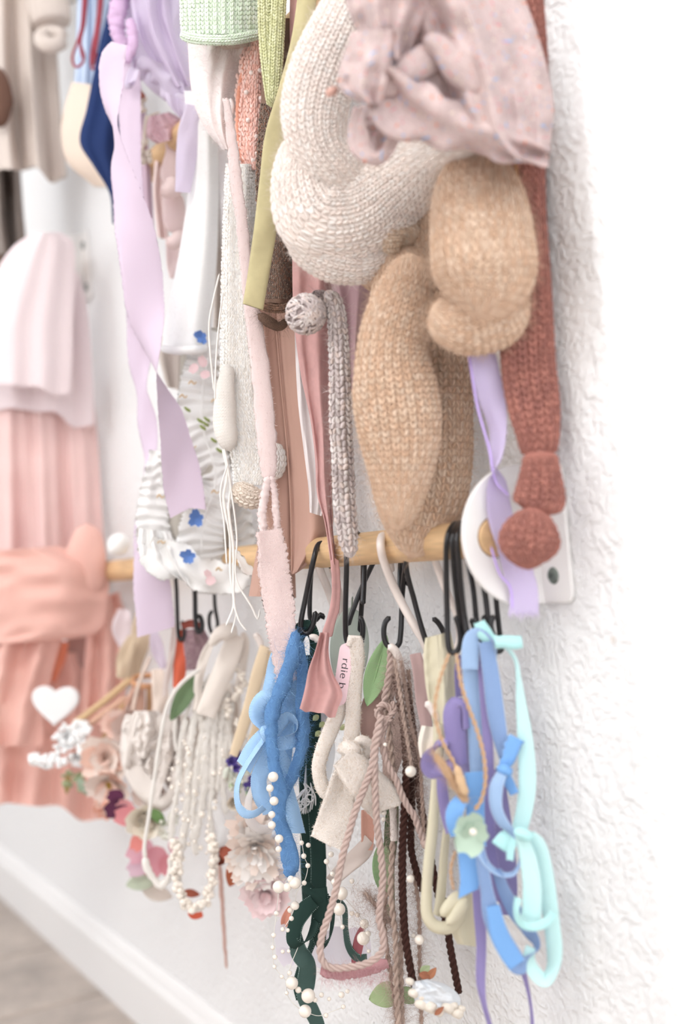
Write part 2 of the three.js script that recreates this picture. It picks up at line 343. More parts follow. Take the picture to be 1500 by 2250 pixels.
// cloud of tiny florets
function florets(parent, name, spots, Z, n, r, mat) {
  const gs = [], base = new THREE.IcosahedronGeometry(1, 1);
  for (const [x, y, w, h] of spots) for (let k = 0; k < n; k++) { const a = rr(0, 6.28), q = Math.sqrt(rnd()), c = at(x + Math.cos(a) * q * w, y + Math.sin(a) * q * h, Z + rr(-0.008, 0.008)), s = mm(r, Z) * rr(0.6, 1.2); gs.push(base.clone().scale(s, s * rr(0.6, 1), s).rotateZ(rr(0, 3)).translate(c.x, c.y, c.z)); }
  return stuff(part(parent, name, mergeGeometries(gs), mat));
}
// a leaf of felt or silk: points along the midrib, width profile, folded along the rib
function leaf(parent, name, p0, p1, w, Z, mat, o = {}) {
  const a = at(p0[0], p0[1], Z + (p0[2] ?? 0)), b = at(p1[0], p1[1], Z + (p1[2] ?? 0)), T = b.clone().sub(a), L = T.length(), view = a.clone().sub(C0).normalize(), S = T.clone().cross(view).normalize(), N = S.clone().cross(T).normalize(), W = mm(w, Z) / 2, th = o.th ?? 0.001;
  if (N.dot(view) > 0) N.negate();
  const nu = 10, M2 = 2 * (nu + 1);
  const g = gridGeo(M2, 18, (u, v) => {
    const k = Math.round(u * M2) % M2, fr = k <= nu, q = (fr ? k / nu : 1 - (k - nu - 1) / nu) * 2 - 1, prof = Math.pow(Math.sin(Math.PI * Math.pow(Math.min(1, Math.max(0.001, v)), o.sk ?? 0.85)), o.pw ?? 0.75);
    return a.clone().addScaledVector(T, v).addScaledVector(S, q * W * prof).addScaledVector(N, (fr ? 1 : -1) * th / 2 + (o.fold ?? 0.3) * Math.abs(q) * W * prof + (o.bend ?? 0.1) * L * Math.sin(Math.PI * v) + 0.06 * W * noise(q * 2, v * 4, p0[0]));
  }, true, [mm(w, Z) * 2, L]);
  const m = part(parent, name, g, mat);
  if (o.rib) part(m, 'midrib', tube([[p0[0], p0[1], 1.6], [(p0[0] + p1[0]) / 2, (p0[1] + p1[1]) / 2, 1.6], [p1[0], p1[1], 1]], Z - (o.bend ?? 0.1) * L * 0.8, { seg: 6 }), o.rib);
  return m;
}
function string(parent, pts, Z, r, mat, name = 'thread') { return part(parent, name, tube(pts.map((p) => [p[0], p[1], r, p[2] || 0]), Z, { seg: 6, step: 6 }), mat); }

function ribbon(parent, name, pts, Z, o, mat, edge) { const g = band(pts, Z, o), b = part(parent, name, g, mat); picots(b, g, edge); return b; }
// ---------------------------------------------------------------- the room
const wallTex = tex(1024, (x, y) => {
  const a = tn(x + 0.02 * tn(x, y, 20, 44), y, 90, 41), b = tn(x, y, 44, 42), c = tn(x, y, 170, 43), ridge = 1 - Math.abs(2 * tn(x + 0.015 * tn(x, y, 30, 46), y + 0.02 * b, 46, 45) - 1);
  return 0.34 * a + 0.3 * b + 0.12 * c + 0.3 * ridge * ridge;
});
const wallMat = new THREE.MeshStandardMaterial({ color: col('#f2f1f1'), roughness: 0.75, bumpMap: rep(wallTex, 0.29), bumpScale: 0.0027 });
const plain = new THREE.MeshStandardMaterial({ color: col('#f2f1f1'), roughness: 0.9 });
const XC = -0.66;                       // the outside corner
{
  // one solid with a rounded outside corner, plan outline walked once
  const R = 0.018, out = [[-4.4, 0], [XC - R, 0]];
  for (let k = 1; k <= 8; k++) { const a = k / 8 * Math.PI / 2; out.push([XC - R + R * Math.sin(a), -R + R * Math.cos(a)]); }
  out.push([XC, -1.2], [-4.4, -1.2], [-4.4, 0]);
  const pos = [], uv = [], nor = [], idx = []; let s = 0;
  out.forEach((p, i) => {
    if (i) s += Math.hypot(p[0] - out[i - 1][0], p[1] - out[i - 1][1]);
    const a = i < 2 ? 0 : i < 10 ? (i - 1) / 8 * Math.PI / 2 : Math.PI / 2;
    for (const y of [0, 2.5]) { pos.push(p[0], y, p[1]); uv.push(s, y); nor.push(i < 11 ? Math.sin(a) : i === 11 ? 0 : -1, 0, i < 11 ? Math.cos(a) : i === 11 ? -1 : 0); }
    if (i) { const k = 2 * i; idx.push(k - 2, k, k - 1, k - 1, k, k + 1); }
  });
  const g = new THREE.BufferGeometry(); g.setAttribute('position', new THREE.Float32BufferAttribute(pos, 3)); g.setAttribute('uv', new THREE.Float32BufferAttribute(uv, 2)); g.setAttribute('normal', new THREE.Float32BufferAttribute(nor, 3)); g.setIndex(idx);
  const w = struct('wall_left', g, wallMat);
  // small nail hole with a raised lip
  const h = at(1348, 1405, wallZ(1348, 1405)), hole = new THREE.LatheGeometry([[0.0001, -0.004], [0.0011, -0.003], [0.0013, 0.0002], [0.0019, 0.0006], [0.0027, 0.0001]].map((p) => new THREE.Vector2(...p)), 16).rotateX(Math.PI / 2).translate(h.x, h.y, 0.0006);
  const m = new THREE.Mesh(hole, new THREE.MeshStandardMaterial({ color: col('#e4dcd6'), roughness: 0.9, side: THREE.DoubleSide })); m.name = 'nail_hole'; w.add(m);
}
const box = (x0, x1, y0, y1, z0, z1) => new THREE.BoxGeometry(x1 - x0, y1 - y0, z1 - z0).translate((x0 + x1) / 2, (y0 + y1) / 2, (z0 + z1) / 2);
struct('wall_far', box(-4.5, -4.3, 0, 2.5, 0, 2.9), plain);
struct('wall_passage', box(XC - 0.02, 2.6, 0, 2.5, -1.3, -1.2), plain);
// right wall and front wall with their window openings
struct('wall_right', mergeGeometries([box(2.4, 2.55, 0, 0.85, -1.3, 2.9), box(2.4, 2.55, 2.44, 2.5, -1.3, 2.9), box(2.4, 2.55, 0.85, 2.44, -1.3, -1.0), box(2.4, 2.55, 0.85, 2.44, 2.5, 2.9)]), plain);
struct('wall_front', mergeGeometries([box(-4.5, 2.55, 0, 1.25, 2.7, 2.85), box(-4.5, 2.55, 2.44, 2.5, 2.7, 2.85), box(-4.5, -4.2, 1.25, 2.44, 2.7, 2.85), box(-1.1, 2.55, 1.25, 2.44, 2.7, 2.85)]), plain);
struct('window_1', mergeGeometries([box(2.44, 2.5, 0.85, 2.44, 0.73, 0.77), box(2.44, 2.5, 0.85, 0.9, -1.0, 2.5), box(2.44, 2.5, 2.39, 2.44, -1.0, 2.5)]), plain);
struct('window_2', mergeGeometries([box(-2.67, -2.63, 1.25, 2.44, 2.75, 2.8), box(-4.2, -1.1, 1.25, 1.3, 2.75, 2.8), box(-4.2, -1.1, 2.39, 2.44, 2.75, 2.8)]), plain);
struct('ceiling', box(-4.5, 2.6, 2.5, 2.6, -1.3, 2.9), plain);
{ // the lamp that the light above belongs to
  const l = thing('ceiling_lamp', 'flat white square panel lamp fixed to the ceiling above the rods', 'lamp', V(PANEL.x, 2.5, PANEL.z));
  part(l, 'lamp_frame', mergeGeometries([box(PANEL.x - 0.64, PANEL.x + 0.64, 2.46, 2.5, PANEL.z - 0.44, PANEL.z - 0.4), box(PANEL.x - 0.64, PANEL.x + 0.64, 2.46, 2.5, PANEL.z + 0.4, PANEL.z + 0.44), box(PANEL.x - 0.64, PANEL.x - 0.6, 2.46, 2.5, PANEL.z - 0.4, PANEL.z + 0.4), box(PANEL.x + 0.6, PANEL.x + 0.64, 2.46, 2.5, PANEL.z - 0.4, PANEL.z + 0.4)]), new THREE.MeshStandardMaterial({ color: col('#f4f4f4'), roughness: 0.5 }));
  part(l, 'lamp_diffuser', box(PANEL.x - 0.6, PANEL.x + 0.6, 2.462, 2.498, PANEL.z - 0.4, PANEL.z + 0.4), new THREE.MeshStandardMaterial({ color: col('#ffffff'), emissive: col('#fffaf4'), emissiveIntensity: 1.2, roughness: 0.9 }));
}
{ // floor: grout bed with stone tiles
  const fl = struct('floor', box(-4.5, 2.6, -0.12, -0.004, -1.3, 2.9), new THREE.MeshStandardMaterial({ color: col('#e6ddd6'), roughness: 0.9 }));
  const mk = (s) => new THREE.MeshStandardMaterial({ roughness: 0.55, map: rep(tex(256, (x, y) => { const q = 0.5 * tn(x, y, 5, s) + 0.3 * tn(x, y, 14, s + 1) + 0.2 * tn(x, y, 50, s + 2), w = 0.86 + 0.28 * (q - 0.5); return [0.815 * w, 0.76 * w, 0.715 * w]; }, { srgb: true }), 0.4) });
  const mats = [mk(51), mk(61), mk(71)], A = 0.32, g = new THREE.ExtrudeGeometry(new THREE.Shape([[-0.1535, -0.1535], [0.1535, -0.1535], [0.1535, 0.1535], [-0.1535, 0.1535]].map((p) => new THREE.Vector2(...p))), { depth: 0.006, bevelSize: 0.002, bevelThickness: 0.002, bevelSegments: 1 }).rotateX(-Math.PI / 2);
  const X0 = -2.53;
  for (let i = -2; i < 8; i++) for (let j = 0; j < 6; j++) {
    const m = new THREE.Mesh(g, mats[Math.floor(rnd() * 3)]); m.name = 'tile'; m.position.set(X0 + i * A, -0.008 + rr(0, 0.0006), 0.17 + j * A); m.rotation.y = Math.floor(rnd() * 4) * Math.PI / 2; m.receiveShadow = true; fl.add(m);
  }
}
{ // skirting board with a moulded top
  const s = new THREE.Shape([[0, 0], [0.016, 0], [0.016, 0.078], [0.0135, 0.084], [0.011, 0.088], [0.009, 0.094], [0.006, 0.1], [0.003, 0.104], [0, 0.105]].map((p) => new THREE.Vector2(...p)));
  struct('baseboard_left', new THREE.ExtrudeGeometry(s, { depth: 3.4, bevelEnabled: false }).rotateY(-Math.PI / 2).translate(-0.72, 0, 0), new THREE.MeshStandardMaterial({ color: col('#efedec'), roughness: 0.45 }));
}
// ---------------------------------------------------------------- rods and their brackets
const ROD_Z = 0.045, ROD_Y = 0.7, TOP_Y = 1.18, BX = -0.7705;
const woodTex = tex(256, (x, y) => { const q = 0.5 * tn(x, y * 0.999, 24, 81) + 0.5 * Math.pow(tn(x + 0.06 * tn(x, y, 4, 84), y, 8, 82), 1.5), g = 0.93 + 0.16 * (q - 0.5); return [0.93 * g, 0.775 * g, 0.59 * g]; }, { srgb: true });
const woodMat = new THREE.MeshPhysicalMaterial({ map: rep(woodTex, 0.05, 0.35), roughness: 0.5, specularIntensity: 0.5 });
function rod(x0, x1, y, label) {
  const L = x0 - x1, r = 0.0148, pr = [[0, 0], [r - 0.002, 0], [r - 0.0006, 0.0006], [r, 0.002]]; for (let k = 1; k < 24; k++) pr.push([r, 0.002 + (L - 0.004) * k / 24]); pr.push([r, L - 0.002], [r - 0.0006, L - 0.0006], [r - 0.002, L], [0, L]);
  const g = new THREE.LatheGeometry(pr.map((p) => new THREE.Vector2(...p)), 40), uv = g.attributes.uv, ps = g.attributes.position;
  for (let i = 0; i < uv.count; i++) uv.setXY(i, uv.getX(i) * 0.093, ps.getY(i));
  solo('clothes_rod', label, 'rod', g.rotateZ(Math.PI / 2).translate(x0, y, ROD_Z), woodMat);
}
rod(BX + 0.006, -1.93, ROD_Y, 'round pale wooden clothes rod held low on the wall with hooks over it');
rod(BX + 0.006, -1.47, TOP_Y + 0.016, 'upper wooden rod above the frame that carries the bonnets and knitwear');
rod(-1.83, -3.9, TOP_Y, 'far wooden rod that carries the pink and taupe garments at the left');
const plasticMat = new THREE.MeshPhysicalMaterial({ color: col('#f3f0ee'), roughness: 0.38 });
const screwMat = new THREE.MeshStandardMaterial({ color: col('#7c857e'), metalness: 0.75, roughness: 0.42 });
function bracket(x, y, label, dir = 1) {
  const o = thing('rod_bracket', label, 'bracket', V(x, y, 0), undefined);
  const s = new THREE.Shape(); s.moveTo(0.001, -0.053); s.lineTo(0.02, -0.053);
  s.absellipse(0.02, 0, 0.052, 0.053, -Math.PI / 2, Math.PI / 2, false); s.lineTo(0.001, 0.053); s.closePath();
  const h = new THREE.Path(); h.absellipse(ROD_Z, 0, 0.0162, 0.0162, 0, 2 * Math.PI, true); s.holes.push(h);
  const pg = new THREE.ExtrudeGeometry(s, { depth: 0.003, bevelSize: 0.0008, bevelThickness: 0.0008, bevelSegments: 3, curveSegments: 32 }).rotateY(-Math.PI / 2).translate(0.0038, 0, 0);
  const p = new THREE.Mesh(pg, plasticMat); p.name = 'end_plate'; o.add(p);
  const f = new THREE.Shape(); const w = 0.036, hh = 0.053, r = 0.008; f.moveTo(0, -hh); f.lineTo(w - r, -hh); f.quadraticCurveTo(w, -hh, w, -hh + r); f.lineTo(w, hh - r); f.quadraticCurveTo(w, hh, w - r, hh); f.lineTo(0, hh); f.closePath();
  const q = new THREE.Mesh(new THREE.ExtrudeGeometry(f, { depth: 0.002, bevelSize: 0.0008, bevelThickness: 0.0008, bevelSegments: 3 }).translate(0.001, 0, 0.0012), plasticMat); q.name = 'wall_flange'; o.add(q);
  for (const yy of [-0.033, 0.033]) {
    const k = new THREE.Group(); k.name = 'screw'; k.position.set(0.018, yy, 0.004); o.add(k);
    const head = new THREE.Mesh(new THREE.LatheGeometry([[0, 0.0026], [0.0025, 0.0025], [0.005, 0.0018], [0.0064, 0.0006], [0.0066, 0], [0.003, -0.003], [0.002, -0.01]].map((v) => new THREE.Vector2(...v)), 28).rotateX(Math.PI / 2), screwMat); head.name = 'screw_head'; k.add(head);
    const cross = new THREE.Mesh(mergeGeometries([new THREE.BoxGeometry(0.0058, 0.0011, 0.0005), new THREE.BoxGeometry(0.0011, 0.0058, 0.0005)]).rotateZ(0.35).translate(0, 0, 0.00255), new THREE.MeshStandardMaterial({ color: col('#5d645e'), metalness: 0.7, roughness: 0.6 })); cross.name = 'cross_recess'; k.add(cross);
  }
  o.traverse((m) => { m.castShadow = m.receiveShadow = true; });
}
bracket(BX, ROD_Y, 'white rounded rod bracket screwed to the textured wall behind the rust knitted tie');
bracket(BX, TOP_Y + 0.016, 'white upper rod bracket above the frame near the wall corner');
const farAt = at(192, 585, wallZ(192, 585));
bracket(farAt.x - 0.018, TOP_Y, 'blurred white rod bracket with two dark screws beside the pale pink garment');

// ---------------------------------------------------------------- S-hooks
const blackMat = new THREE.MeshPhysicalMaterial({ color: col('#141216'), roughness: 0.32, metalness: 0.2, clearcoat: 0.4, clearcoatRoughness: 0.3 });
const whiteHookMat = new THREE.MeshPhysicalMaterial({ color: col('#efe3dc'), roughness: 0.35 });
function hook(label, pts, Z, r, mat, group) { const g = tube(pts.map((p) => [p[0], p[1], r, p[2] || 0]), Z, { step: 5, seg: 10, cap: 0.5 }); return solo('s_hook', label, 'hook', g, mat, group); }
{
  const B = (label, Z, r, pts, g = 'black wire hooks on the low rod') => hook(label, pts, Z, r, blackMat, g);
  B('black wire hook carrying the dark green velvet ribbon', 1.16, 6, [[722, 1225], [716, 1196], [700, 1196], [690, 1225, -0.01], [672, 1310], [661, 1365], [662, 1384], [674, 1392], [686, 1376], [694, 1342]]);
  B('black wire hook behind the one that carries the green velvet ribbon', 1.19, 5.5, [[725, 1250, 0.01], [718, 1200, 0.01], [703, 1192], [690, 1208, -0.01], [683, 1260], [680, 1345], [684, 1364], [694, 1362], [705, 1350], [712, 1362]]);
  B('black wire hook in front of the sage felt leaf carrying the cream towelling band', 1.1, 6, [[797, 1330, 0.01], [800, 1250, 0.02], [796, 1190, 0.02], [778, 1168, 0], [763, 1190, -0.025], [761, 1250, -0.02], [759, 1390], [766, 1418], [780, 1428], [793, 1412, 0.005], [797, 1375, 0.005], [790, 1352, 0.005]]);
  B('black wire hook standing behind the sage felt leaf', 1.15, 5.5, [[790, 1390, 0.01], [797, 1290], [800, 1215, 0.02], [815, 1180, 0.02], [840, 1176], [838, 1195, -0.02], [795, 1290], [772, 1350], [764, 1376]]);
  B('black wire hook carrying the green velvet leaf and mauve cord', 1.07, 6, [[878, 1300, 0.015], [880, 1235, 0.02], [884, 1192, 0.015], [898, 1180, 0], [894, 1215, -0.02], [884, 1300], [878, 1410], [866, 1424], [850, 1417], [843, 1395], [846, 1368], [858, 1354]]);
  B('black wire hook leaning right into the beige band', 1.05, 6, [[898, 1290, 0.015], [884, 1210, 0.02], [892, 1172, 0.01], [905, 1185, -0.02], [892, 1240, -0.01], [910, 1320], [931, 1395], [945, 1428], [965, 1440], [978, 1424], [974, 1390], [962, 1368], [949, 1357]]);
  // the bunch beside the bracket
  B('leftmost wire hook of the bunch beside the bracket', 0.965, 6.5, [[1014, 1230, 0.035], [1012, 1170, 0.03], [1000, 1150, 0.005], [984, 1175, -0.015], [980, 1230, -0.01], [982, 1350], [985, 1420], [992, 1434], [1004, 1430], [1011, 1410], [1008, 1378], [1000, 1352]]);
  B('second wire hook of the bunch beside the bracket', 0.965, 6.5, [[1020, 1230, 0.03], [1021, 1172, 0.025], [1010, 1150, 0.005], [995, 1176, -0.02], [996, 1240, -0.015], [1009, 1350], [1020, 1415], [1029, 1434], [1040, 1430], [1046, 1412], [1043, 1382], [1034, 1358]]);
  B('third wire hook of the bunch, carrying the light blue ribbon', 0.955, 6.5, [[1024, 1230, 0.025], [1030, 1176, 0.02], [1019, 1148, 0.005], [1005, 1174, -0.02], [1008, 1235, -0.015], [1018, 1340], [1030, 1410], [1040, 1434], [1052, 1424], [1050, 1385], [1042, 1354]]);
  B('straight wire hook under the bracket edge', 0.965, 6, [[1040, 1150, 0.01], [1030, 1160, 0.012], [1026, 1215, 0.01], [1040, 1300], [1048, 1375], [1054, 1393], [1063, 1385], [1063, 1350]]);
  B('wire hook carrying the mint ribbon below the bracket', 0.955, 6.5, [[1058, 1160, 0.01], [1052, 1175, 0.012], [1054, 1250, 0.008], [1066, 1310], [1076, 1395], [1084, 1424], [1096, 1432], [1103, 1420], [1084, 1395, -0.004], [1078, 1372, -0.004], [1084, 1350, -0.004]]);
  B('rightmost wire hook below the bracket, half hidden by the plate', 0.97, 6, [[1078, 1170, 0.004], [1080, 1200, 0.003], [1088, 1300], [1098, 1395], [1103, 1410], [1108, 1400]]);
  const far = 'blurred black hooks at the left';
  B('blurred black wire hook right of the hanging lavender ribbon end', 1.46, 4.6, [[396, 1262, 0.03], [393, 1236, 0.02], [386, 1250, -0.01], [388, 1300], [392, 1395], [398, 1408], [405, 1395], [400, 1362]], far);
  B('blurred thick black hook left of the mauve knit square', 1.42, 5.5, [[440, 1262, 0.03], [434, 1232, 0.02], [424, 1250, -0.01], [428, 1300], [430, 1370], [436, 1390], [444, 1378], [440, 1356], [430, 1352]], far);
  B('blurred black hook with a round eye right of the mauve knit square', 1.45, 4.2, [[466, 1262, 0.03], [468, 1232, 0.02], [470, 1250, -0.01], [472, 1330], [478, 1375], [470, 1395], [461, 1380], [460, 1352], [468, 1340]], far);
  const Wh = (label, Z, r, pts) => hook(label, pts, Z, r, whiteHookMat, 'white plastic hooks on the low rod');
  Wh('large white plastic hook arching over the rod at the centre', 1.06, 9.5, [[858, 1260, 0.02], [851, 1190, 0.015], [840, 1178, 0], [836, 1195, -0.02], [842, 1230, -0.015], [870, 1300], [910, 1375], [932, 1412], [940, 1440], [925, 1446]]);
  Wh('white plastic hook emerging under the tan mohair hat', 1.03, 8.5, [[955, 1215, 0.01], [945, 1180, 0], [950, 1210, -0.015], [962, 1250], [985, 1310], [1003, 1350], [1010, 1400], [1000, 1440]]);
  Wh('white plastic hook tip holding the brown yarn band', 1.06, 9, [[880, 1500, 0.01], [879, 1460, 0.004], [868, 1430], [852, 1417]]);
  Wh('white plastic hook tip beside the purple velvet bow', 1.0, 9, [[985, 1610, 0.01], [962, 1580], [945, 1552], [934, 1542]]);
  Wh('pale plastic hook left of the pink gauze tie', 1.2, 9, [[720, 1240, 0.01], [706, 1220, 0], [700, 1240, -0.015], [722, 1300], [738, 1350], [741, 1372]]);
  Wh('pale plastic hook behind the pink gauze tie', 1.22, 8, [[745, 1250, 0.01], [730, 1215], [728, 1240, -0.01], [744, 1300], [752, 1350], [752, 1370]]);
  Wh('white plastic hook tip beside the dark green ribbon', 1.15, 7.5, [[700, 1412], [694, 1402], [686, 1400], [680, 1404]]);
  Wh('blurred white hook tip above the tan band', 1.36, 7.5, [[580, 1450], [574, 1420], [566, 1400], [556, 1394]]);
}
// ---------------------------------------------------------------- far left: garments on the far rod (out of focus)
{
  const taupe = M('#dccdc3', { bump: ['knit', 0.02, 0.0016], sheen: 0.4, sc: '#d8c4b6' });
  const o = thing('knit_romper', 'blurred taupe knitted romper with a rolled cuff hanging at the top left', 'romper', at(60, -80, 1.86));
  part(o, 'body', cloth([[-90, -330, 90, -330], [-80, -60, 118, -60], [-80, 150, 128, 150], [-70, 280, 138, 290], [-60, 355, 146, 378]], 1.86, { bulge: 0.05, folds: [[0.03, 3.1, 0.6, 0.8], [0.008, 7, 1, 0.6]], th: 0.006, hem: 26, nu: 60 }), taupe);
  part(o, 'sleeve', tube([[70, -130, 40], [92, -50, 46], [108, 20, 44], [116, 62, 42]], 1.79, { lump: 0.05, seg: 24, cap: 0.3 }), taupe);
  const cuff = []; for (let k = 0; k <= 12; k++) { const a = k / 12 * 2 * Math.PI; cuff.push([113 + 23 * Math.cos(a), 86 + 14 * Math.sin(a), 17, -0.012 * Math.sin(a)]); }
  part(o, 'cuff', tube(cuff, 1.765, { seg: 14, cap: 0.1 }), taupe);
  const grey = M('#94877f', { bump: ['knit', 0.02, 0.0016] });
  solo('knit_trousers', 'dark grey-brown knitwear hanging under the taupe romper at the left edge', 'trousers', cloth([[-60, 300, 40, 300], [-50, 400, 46, 400], [-50, 480, 52, 480], [-40, 560, 60, 556]], 1.96, { bulge: 0.03, folds: [[0.03, 2.5, 0.3]], th: 0.006 }), grey);
  solo('knit_hat', 'taupe ribbed hat edge beneath the dark grey knitwear at the left edge', 'hat', tube([[-40, 560, 34], [0, 575, 34], [26, 572, 26]], 1.97, { seg: 20, lump: 0.06 }), M('#94796b', { bump: ['knit', 0.02, 0.0016] }));
  solo('fur_trim', 'dark rust brown fur tuft beside the taupe romper at the left edge', 'fur', tube([[-20, 150, 22], [2, 190, 22], [6, 240, 20], [-10, 280, 14]], 1.78, { seg: 16, lump: 0.15 }), M('#6d4a3a', { bump: ['terry', 0.02, 0.003], sheen: 0.3 }));
  solo('knit_hat', 'white knit edge peeking in between taupe sleeve and red yarn', 'hat', tube([[118, -34, 30], [150, -22, 34], [176, -26, 24]], 1.85, { seg: 18 }), M('#f4efec', { bump: ['knit', 0.02, 0.001] }));

  const cream = M('#f1ddcb', { bump: ['nap', 0.03, 0.0015], tr: 0.1 }), blue = M('#c3d3ec', { bump: ['knit', 0.015, 0.001] });
  const b = thing('baby_bonnet', 'blurred cream bonnet with pale blue crown behind the navy cloth', 'bonnet', at(190, 60, 1.68));
  part(b, 'crown', cloth([[172, -60, 235, -60], [168, 60, 240, 60], [164, 160, 240, 170], [160, 232, 240, 240]], 1.69, { bulge: 0.03, folds: [[0.006, 4, 0]], th: 0.004 }), blue);
  part(b, 'brim', cloth([[158, 180, 235, 190], [140, 240, 250, 240], [134, 300, 255, 300], [150, 360, 262, 360], [205, 408, 262, 412]], 1.665, { bulge: 0.05, folds: [[0.005, 2, 1]], th: 0.004, nu: 30 }), cream);

  const red = M('#a3243d', { r: 0.85 });
  const y = thing('yarn_tassel', 'two looped red yarn strands hanging left of the navy cloth', 'yarn', at(205, -60, 1.6));
  const loop = (x, y0, top, w, h) => [[x + 14, top, 3], [x + 8, y0 - h - 40, 3], [x - w * 0.1, y0 - h, 3], [x - w * 0.5, y0 - h * 0.4, 3], [x - w * 0.3, y0, 3], [x + w * 0.2, y0 - 2, 3], [x + w * 0.5, y0 - h * 0.4, 3], [x + w * 0.2, y0 - h, 3], [x + 14, y0 - h - 45, 3], [x + 24, top, 3]];
  part(y, 'strand', tube(loop(172, 146, -90, 26, 52), 1.6, { seg: 7, step: 5 }), red); part(y, 'strand', tube([[193, -90, 3], [184, 20, 3], [179, 60, 3], [176, 100, 3], [184, 135, 3]], 1.595, { seg: 7 }), red);
  part(y, 'strand', tube(loop(206, 152, -90, 12, 60), 1.59, { seg: 7, step: 5 }), red); part(y, 'strand', tube([[224, -90, 4], [216, 30, 4], [208, 90, 4], [204, 146, 3]], 1.595, { seg: 7 }), red); part(y, 'strand', tube([[228, -90, 3], [220, 30, 3], [212, 100, 3], [202, 140, 3]], 1.585, { seg: 7 }), red);

  const navy = M('#082a60', { bump: ['nap', 0.012, 0.0006], r: 1 });
  solo('fabric_wrap', 'folded navy blue jersey cloth with a pointed corner behind the lavender ribbon', 'cloth', cloth([[250, -120, 320, -120], [240, 0, 310, 0], [214, 120, 296, 120], [190, 240, 286, 250], [175, 312, 278, 330], [206, 366, 272, 390], [240, 424, 268, 440], [247, 490, 258, 494]], 1.55, { bulge: 0.012, folds: [[0.003, 2.2, 0.5]], th: 0.004, nv: 60 }), navy);
}
{ // pink garments over the end of the far rod
  const pale = M('#fbeaec', { bump: ['crepe', 0.03, 0.002], tr: 0.12 }), salmon = M('#fcd8d3', { bump: ['crepe', 0.03, 0.0025], tr: 0.12 }), peach = M('#fdcabc', { bump: ['crepe', 0.05, 0.0012], tr: 0.2 });
  const d = thing('baby_dress', 'pale pink layered muslin garment draped over the far rod end', 'dress', at(100, 515, 1.84));
  part(d, 'front_flap', cloth([[70, 512, 132, 510], [30, 540, 160, 530], [-10, 600, 164, 600], [-60, 720, 160, 720], [-60, 800, 158, 800], [-60, 830, 154, 862]], 1.8, { bulge: 0.03, folds: [[0.006, 3, 0.4, 0.7]], th: 0.003, hem: 10, nu: 50 }), pale);
  part(d, 'under_layer', cloth([[60, 560, 172, 600], [-60, 700, 192, 680], [-60, 800, 202, 800], [-60, 872, 207, 926]], 1.86, { bulge: 0.02, folds: [[0.008, 3, 1.4, 0.7]], th: 0.003, hem: 22, nu: 50 }), pale);
  solo('baby_dress', 'salmon pink pleated skirt hanging below the pale pink layered garment', 'dress', cloth([[-80, 800, 200, 840], [-80, 950, 214, 960], [-80, 1100, 222, 1100], [-80, 1250, 232, 1250], [-80, 1320, 236, 1320]], 1.89, { bulge: 0.03, folds: [[0.014, 3.6, 0.2, 0.6, 0.8], [0.006, 9, 0.7, 0.6]], th: 0.003, nu: 70, wr: 0.006 }), salmon);
  const t = thing('tulle_dress', 'large peach tulle dress tied in a loose bow at the left edge', 'dress', at(120, 1160, 1.79));
  part(t, 'bow_knot', tube([[190, 1150, 26], [192, 1200, 40], [188, 1250, 44], [170, 1290, 46], [140, 1310, 36]], 1.75, { lump: 0.22, lf: 1.2, seg: 24, fl: 0.7 }), peach);
  part(t, 'bow_loop', cloth([[-80, 1215, 130, 1200], [-80, 1250, 226, 1240], [-80, 1320, 236, 1320], [-80, 1390, 214, 1390], [-80, 1420, 150, 1405]], 1.76, { bulge: 0.05, folds: [[0.006, 1.6, 0.4]], wr: 0.012, wf: 3, wv: 4, th: 0.003, nu: 50 }), peach);
  part(t, 'left_tail', cloth([[-80, 1360, 150, 1380], [-80, 1450, 128, 1430], [-80, 1540, 106, 1520], [-80, 1640, 92, 1640]], 1.77, { bulge: 0.03, folds: [[0.01, 2.6, 0.4, 0, 2]], wr: 0.01, th: 0.003, nu: 50 }), peach);
  part(t, 'right_tail', cloth([[196, 1320, 262, 1300], [190, 1400, 280, 1380], [182, 1480, 282, 1480], [176, 1580, 262, 1600]], 1.81, { bulge: 0.02, folds: [[0.01, 2.2, 0.4]], wr: 0.008, th: 0.003 }), peach);
  part(t, 'skirt', cloth([[-80, 1420, 240, 1440], [-80, 1560, 244, 1540], [-80, 1660, 240, 1660], [-80, 1742, 232, 1790]], 1.87, { bulge: 0.05, folds: [[0.014, 4.2, 0.4, 0.5, 1]], wr: 0.01, th: 0.003, hem: 22, nu: 70 }), peach);
  solo('ribbon', 'rose brown ribbon hanging in the gap of the peach tulle bow', 'ribbon', band([[172, 1390, 52], [170, 1450, 50], [160, 1530, 24]], 1.84, { wr: 0.004 }), M('#b98d84', { bump: ['crepe', 0.02, 0.001] }));
  solo('ribbon', 'thin orange ribbon beside the rose brown ribbon at the left', 'ribbon', band([[142, 1410, 18], [132, 1450, 22], [116, 1500, 10]], 1.82, { wr: 0.003 }), M('#f2916c'));
  // white felt heart
  const s = new THREE.Shape(); s.moveTo(0, -0.9); s.bezierCurveTo(-0.35, -0.55, -1, -0.15, -1, 0.3); s.bezierCurveTo(-1, 0.75, -0.4, 0.9, 0, 0.45); s.bezierCurveTo(0.4, 0.9, 1, 0.75, 1, 0.3); s.bezierCurveTo(1, -0.15, 0.35, -0.55, 0, -0.9);
  const g = new THREE.ExtrudeGeometry(s, { depth: 0.18, bevelSize: 0.1, bevelThickness: 0.1, bevelSegments: 3, curveSegments: 14 }); const k = mm(46, 1.72), c = at(123, 1546, 1.7);
  g.scale(k, k, k); g.rotateZ(-0.12); g.rotateY(Math.PI / 2 - 0.5); g.translate(c.x, c.y, c.z);
  solo('felt_heart', 'white felt heart hanging in front of the peach tulle dress', 'heart', g, M('#fbf9f9', { bump: ['nap', 0.02, 0.0006] }));
}
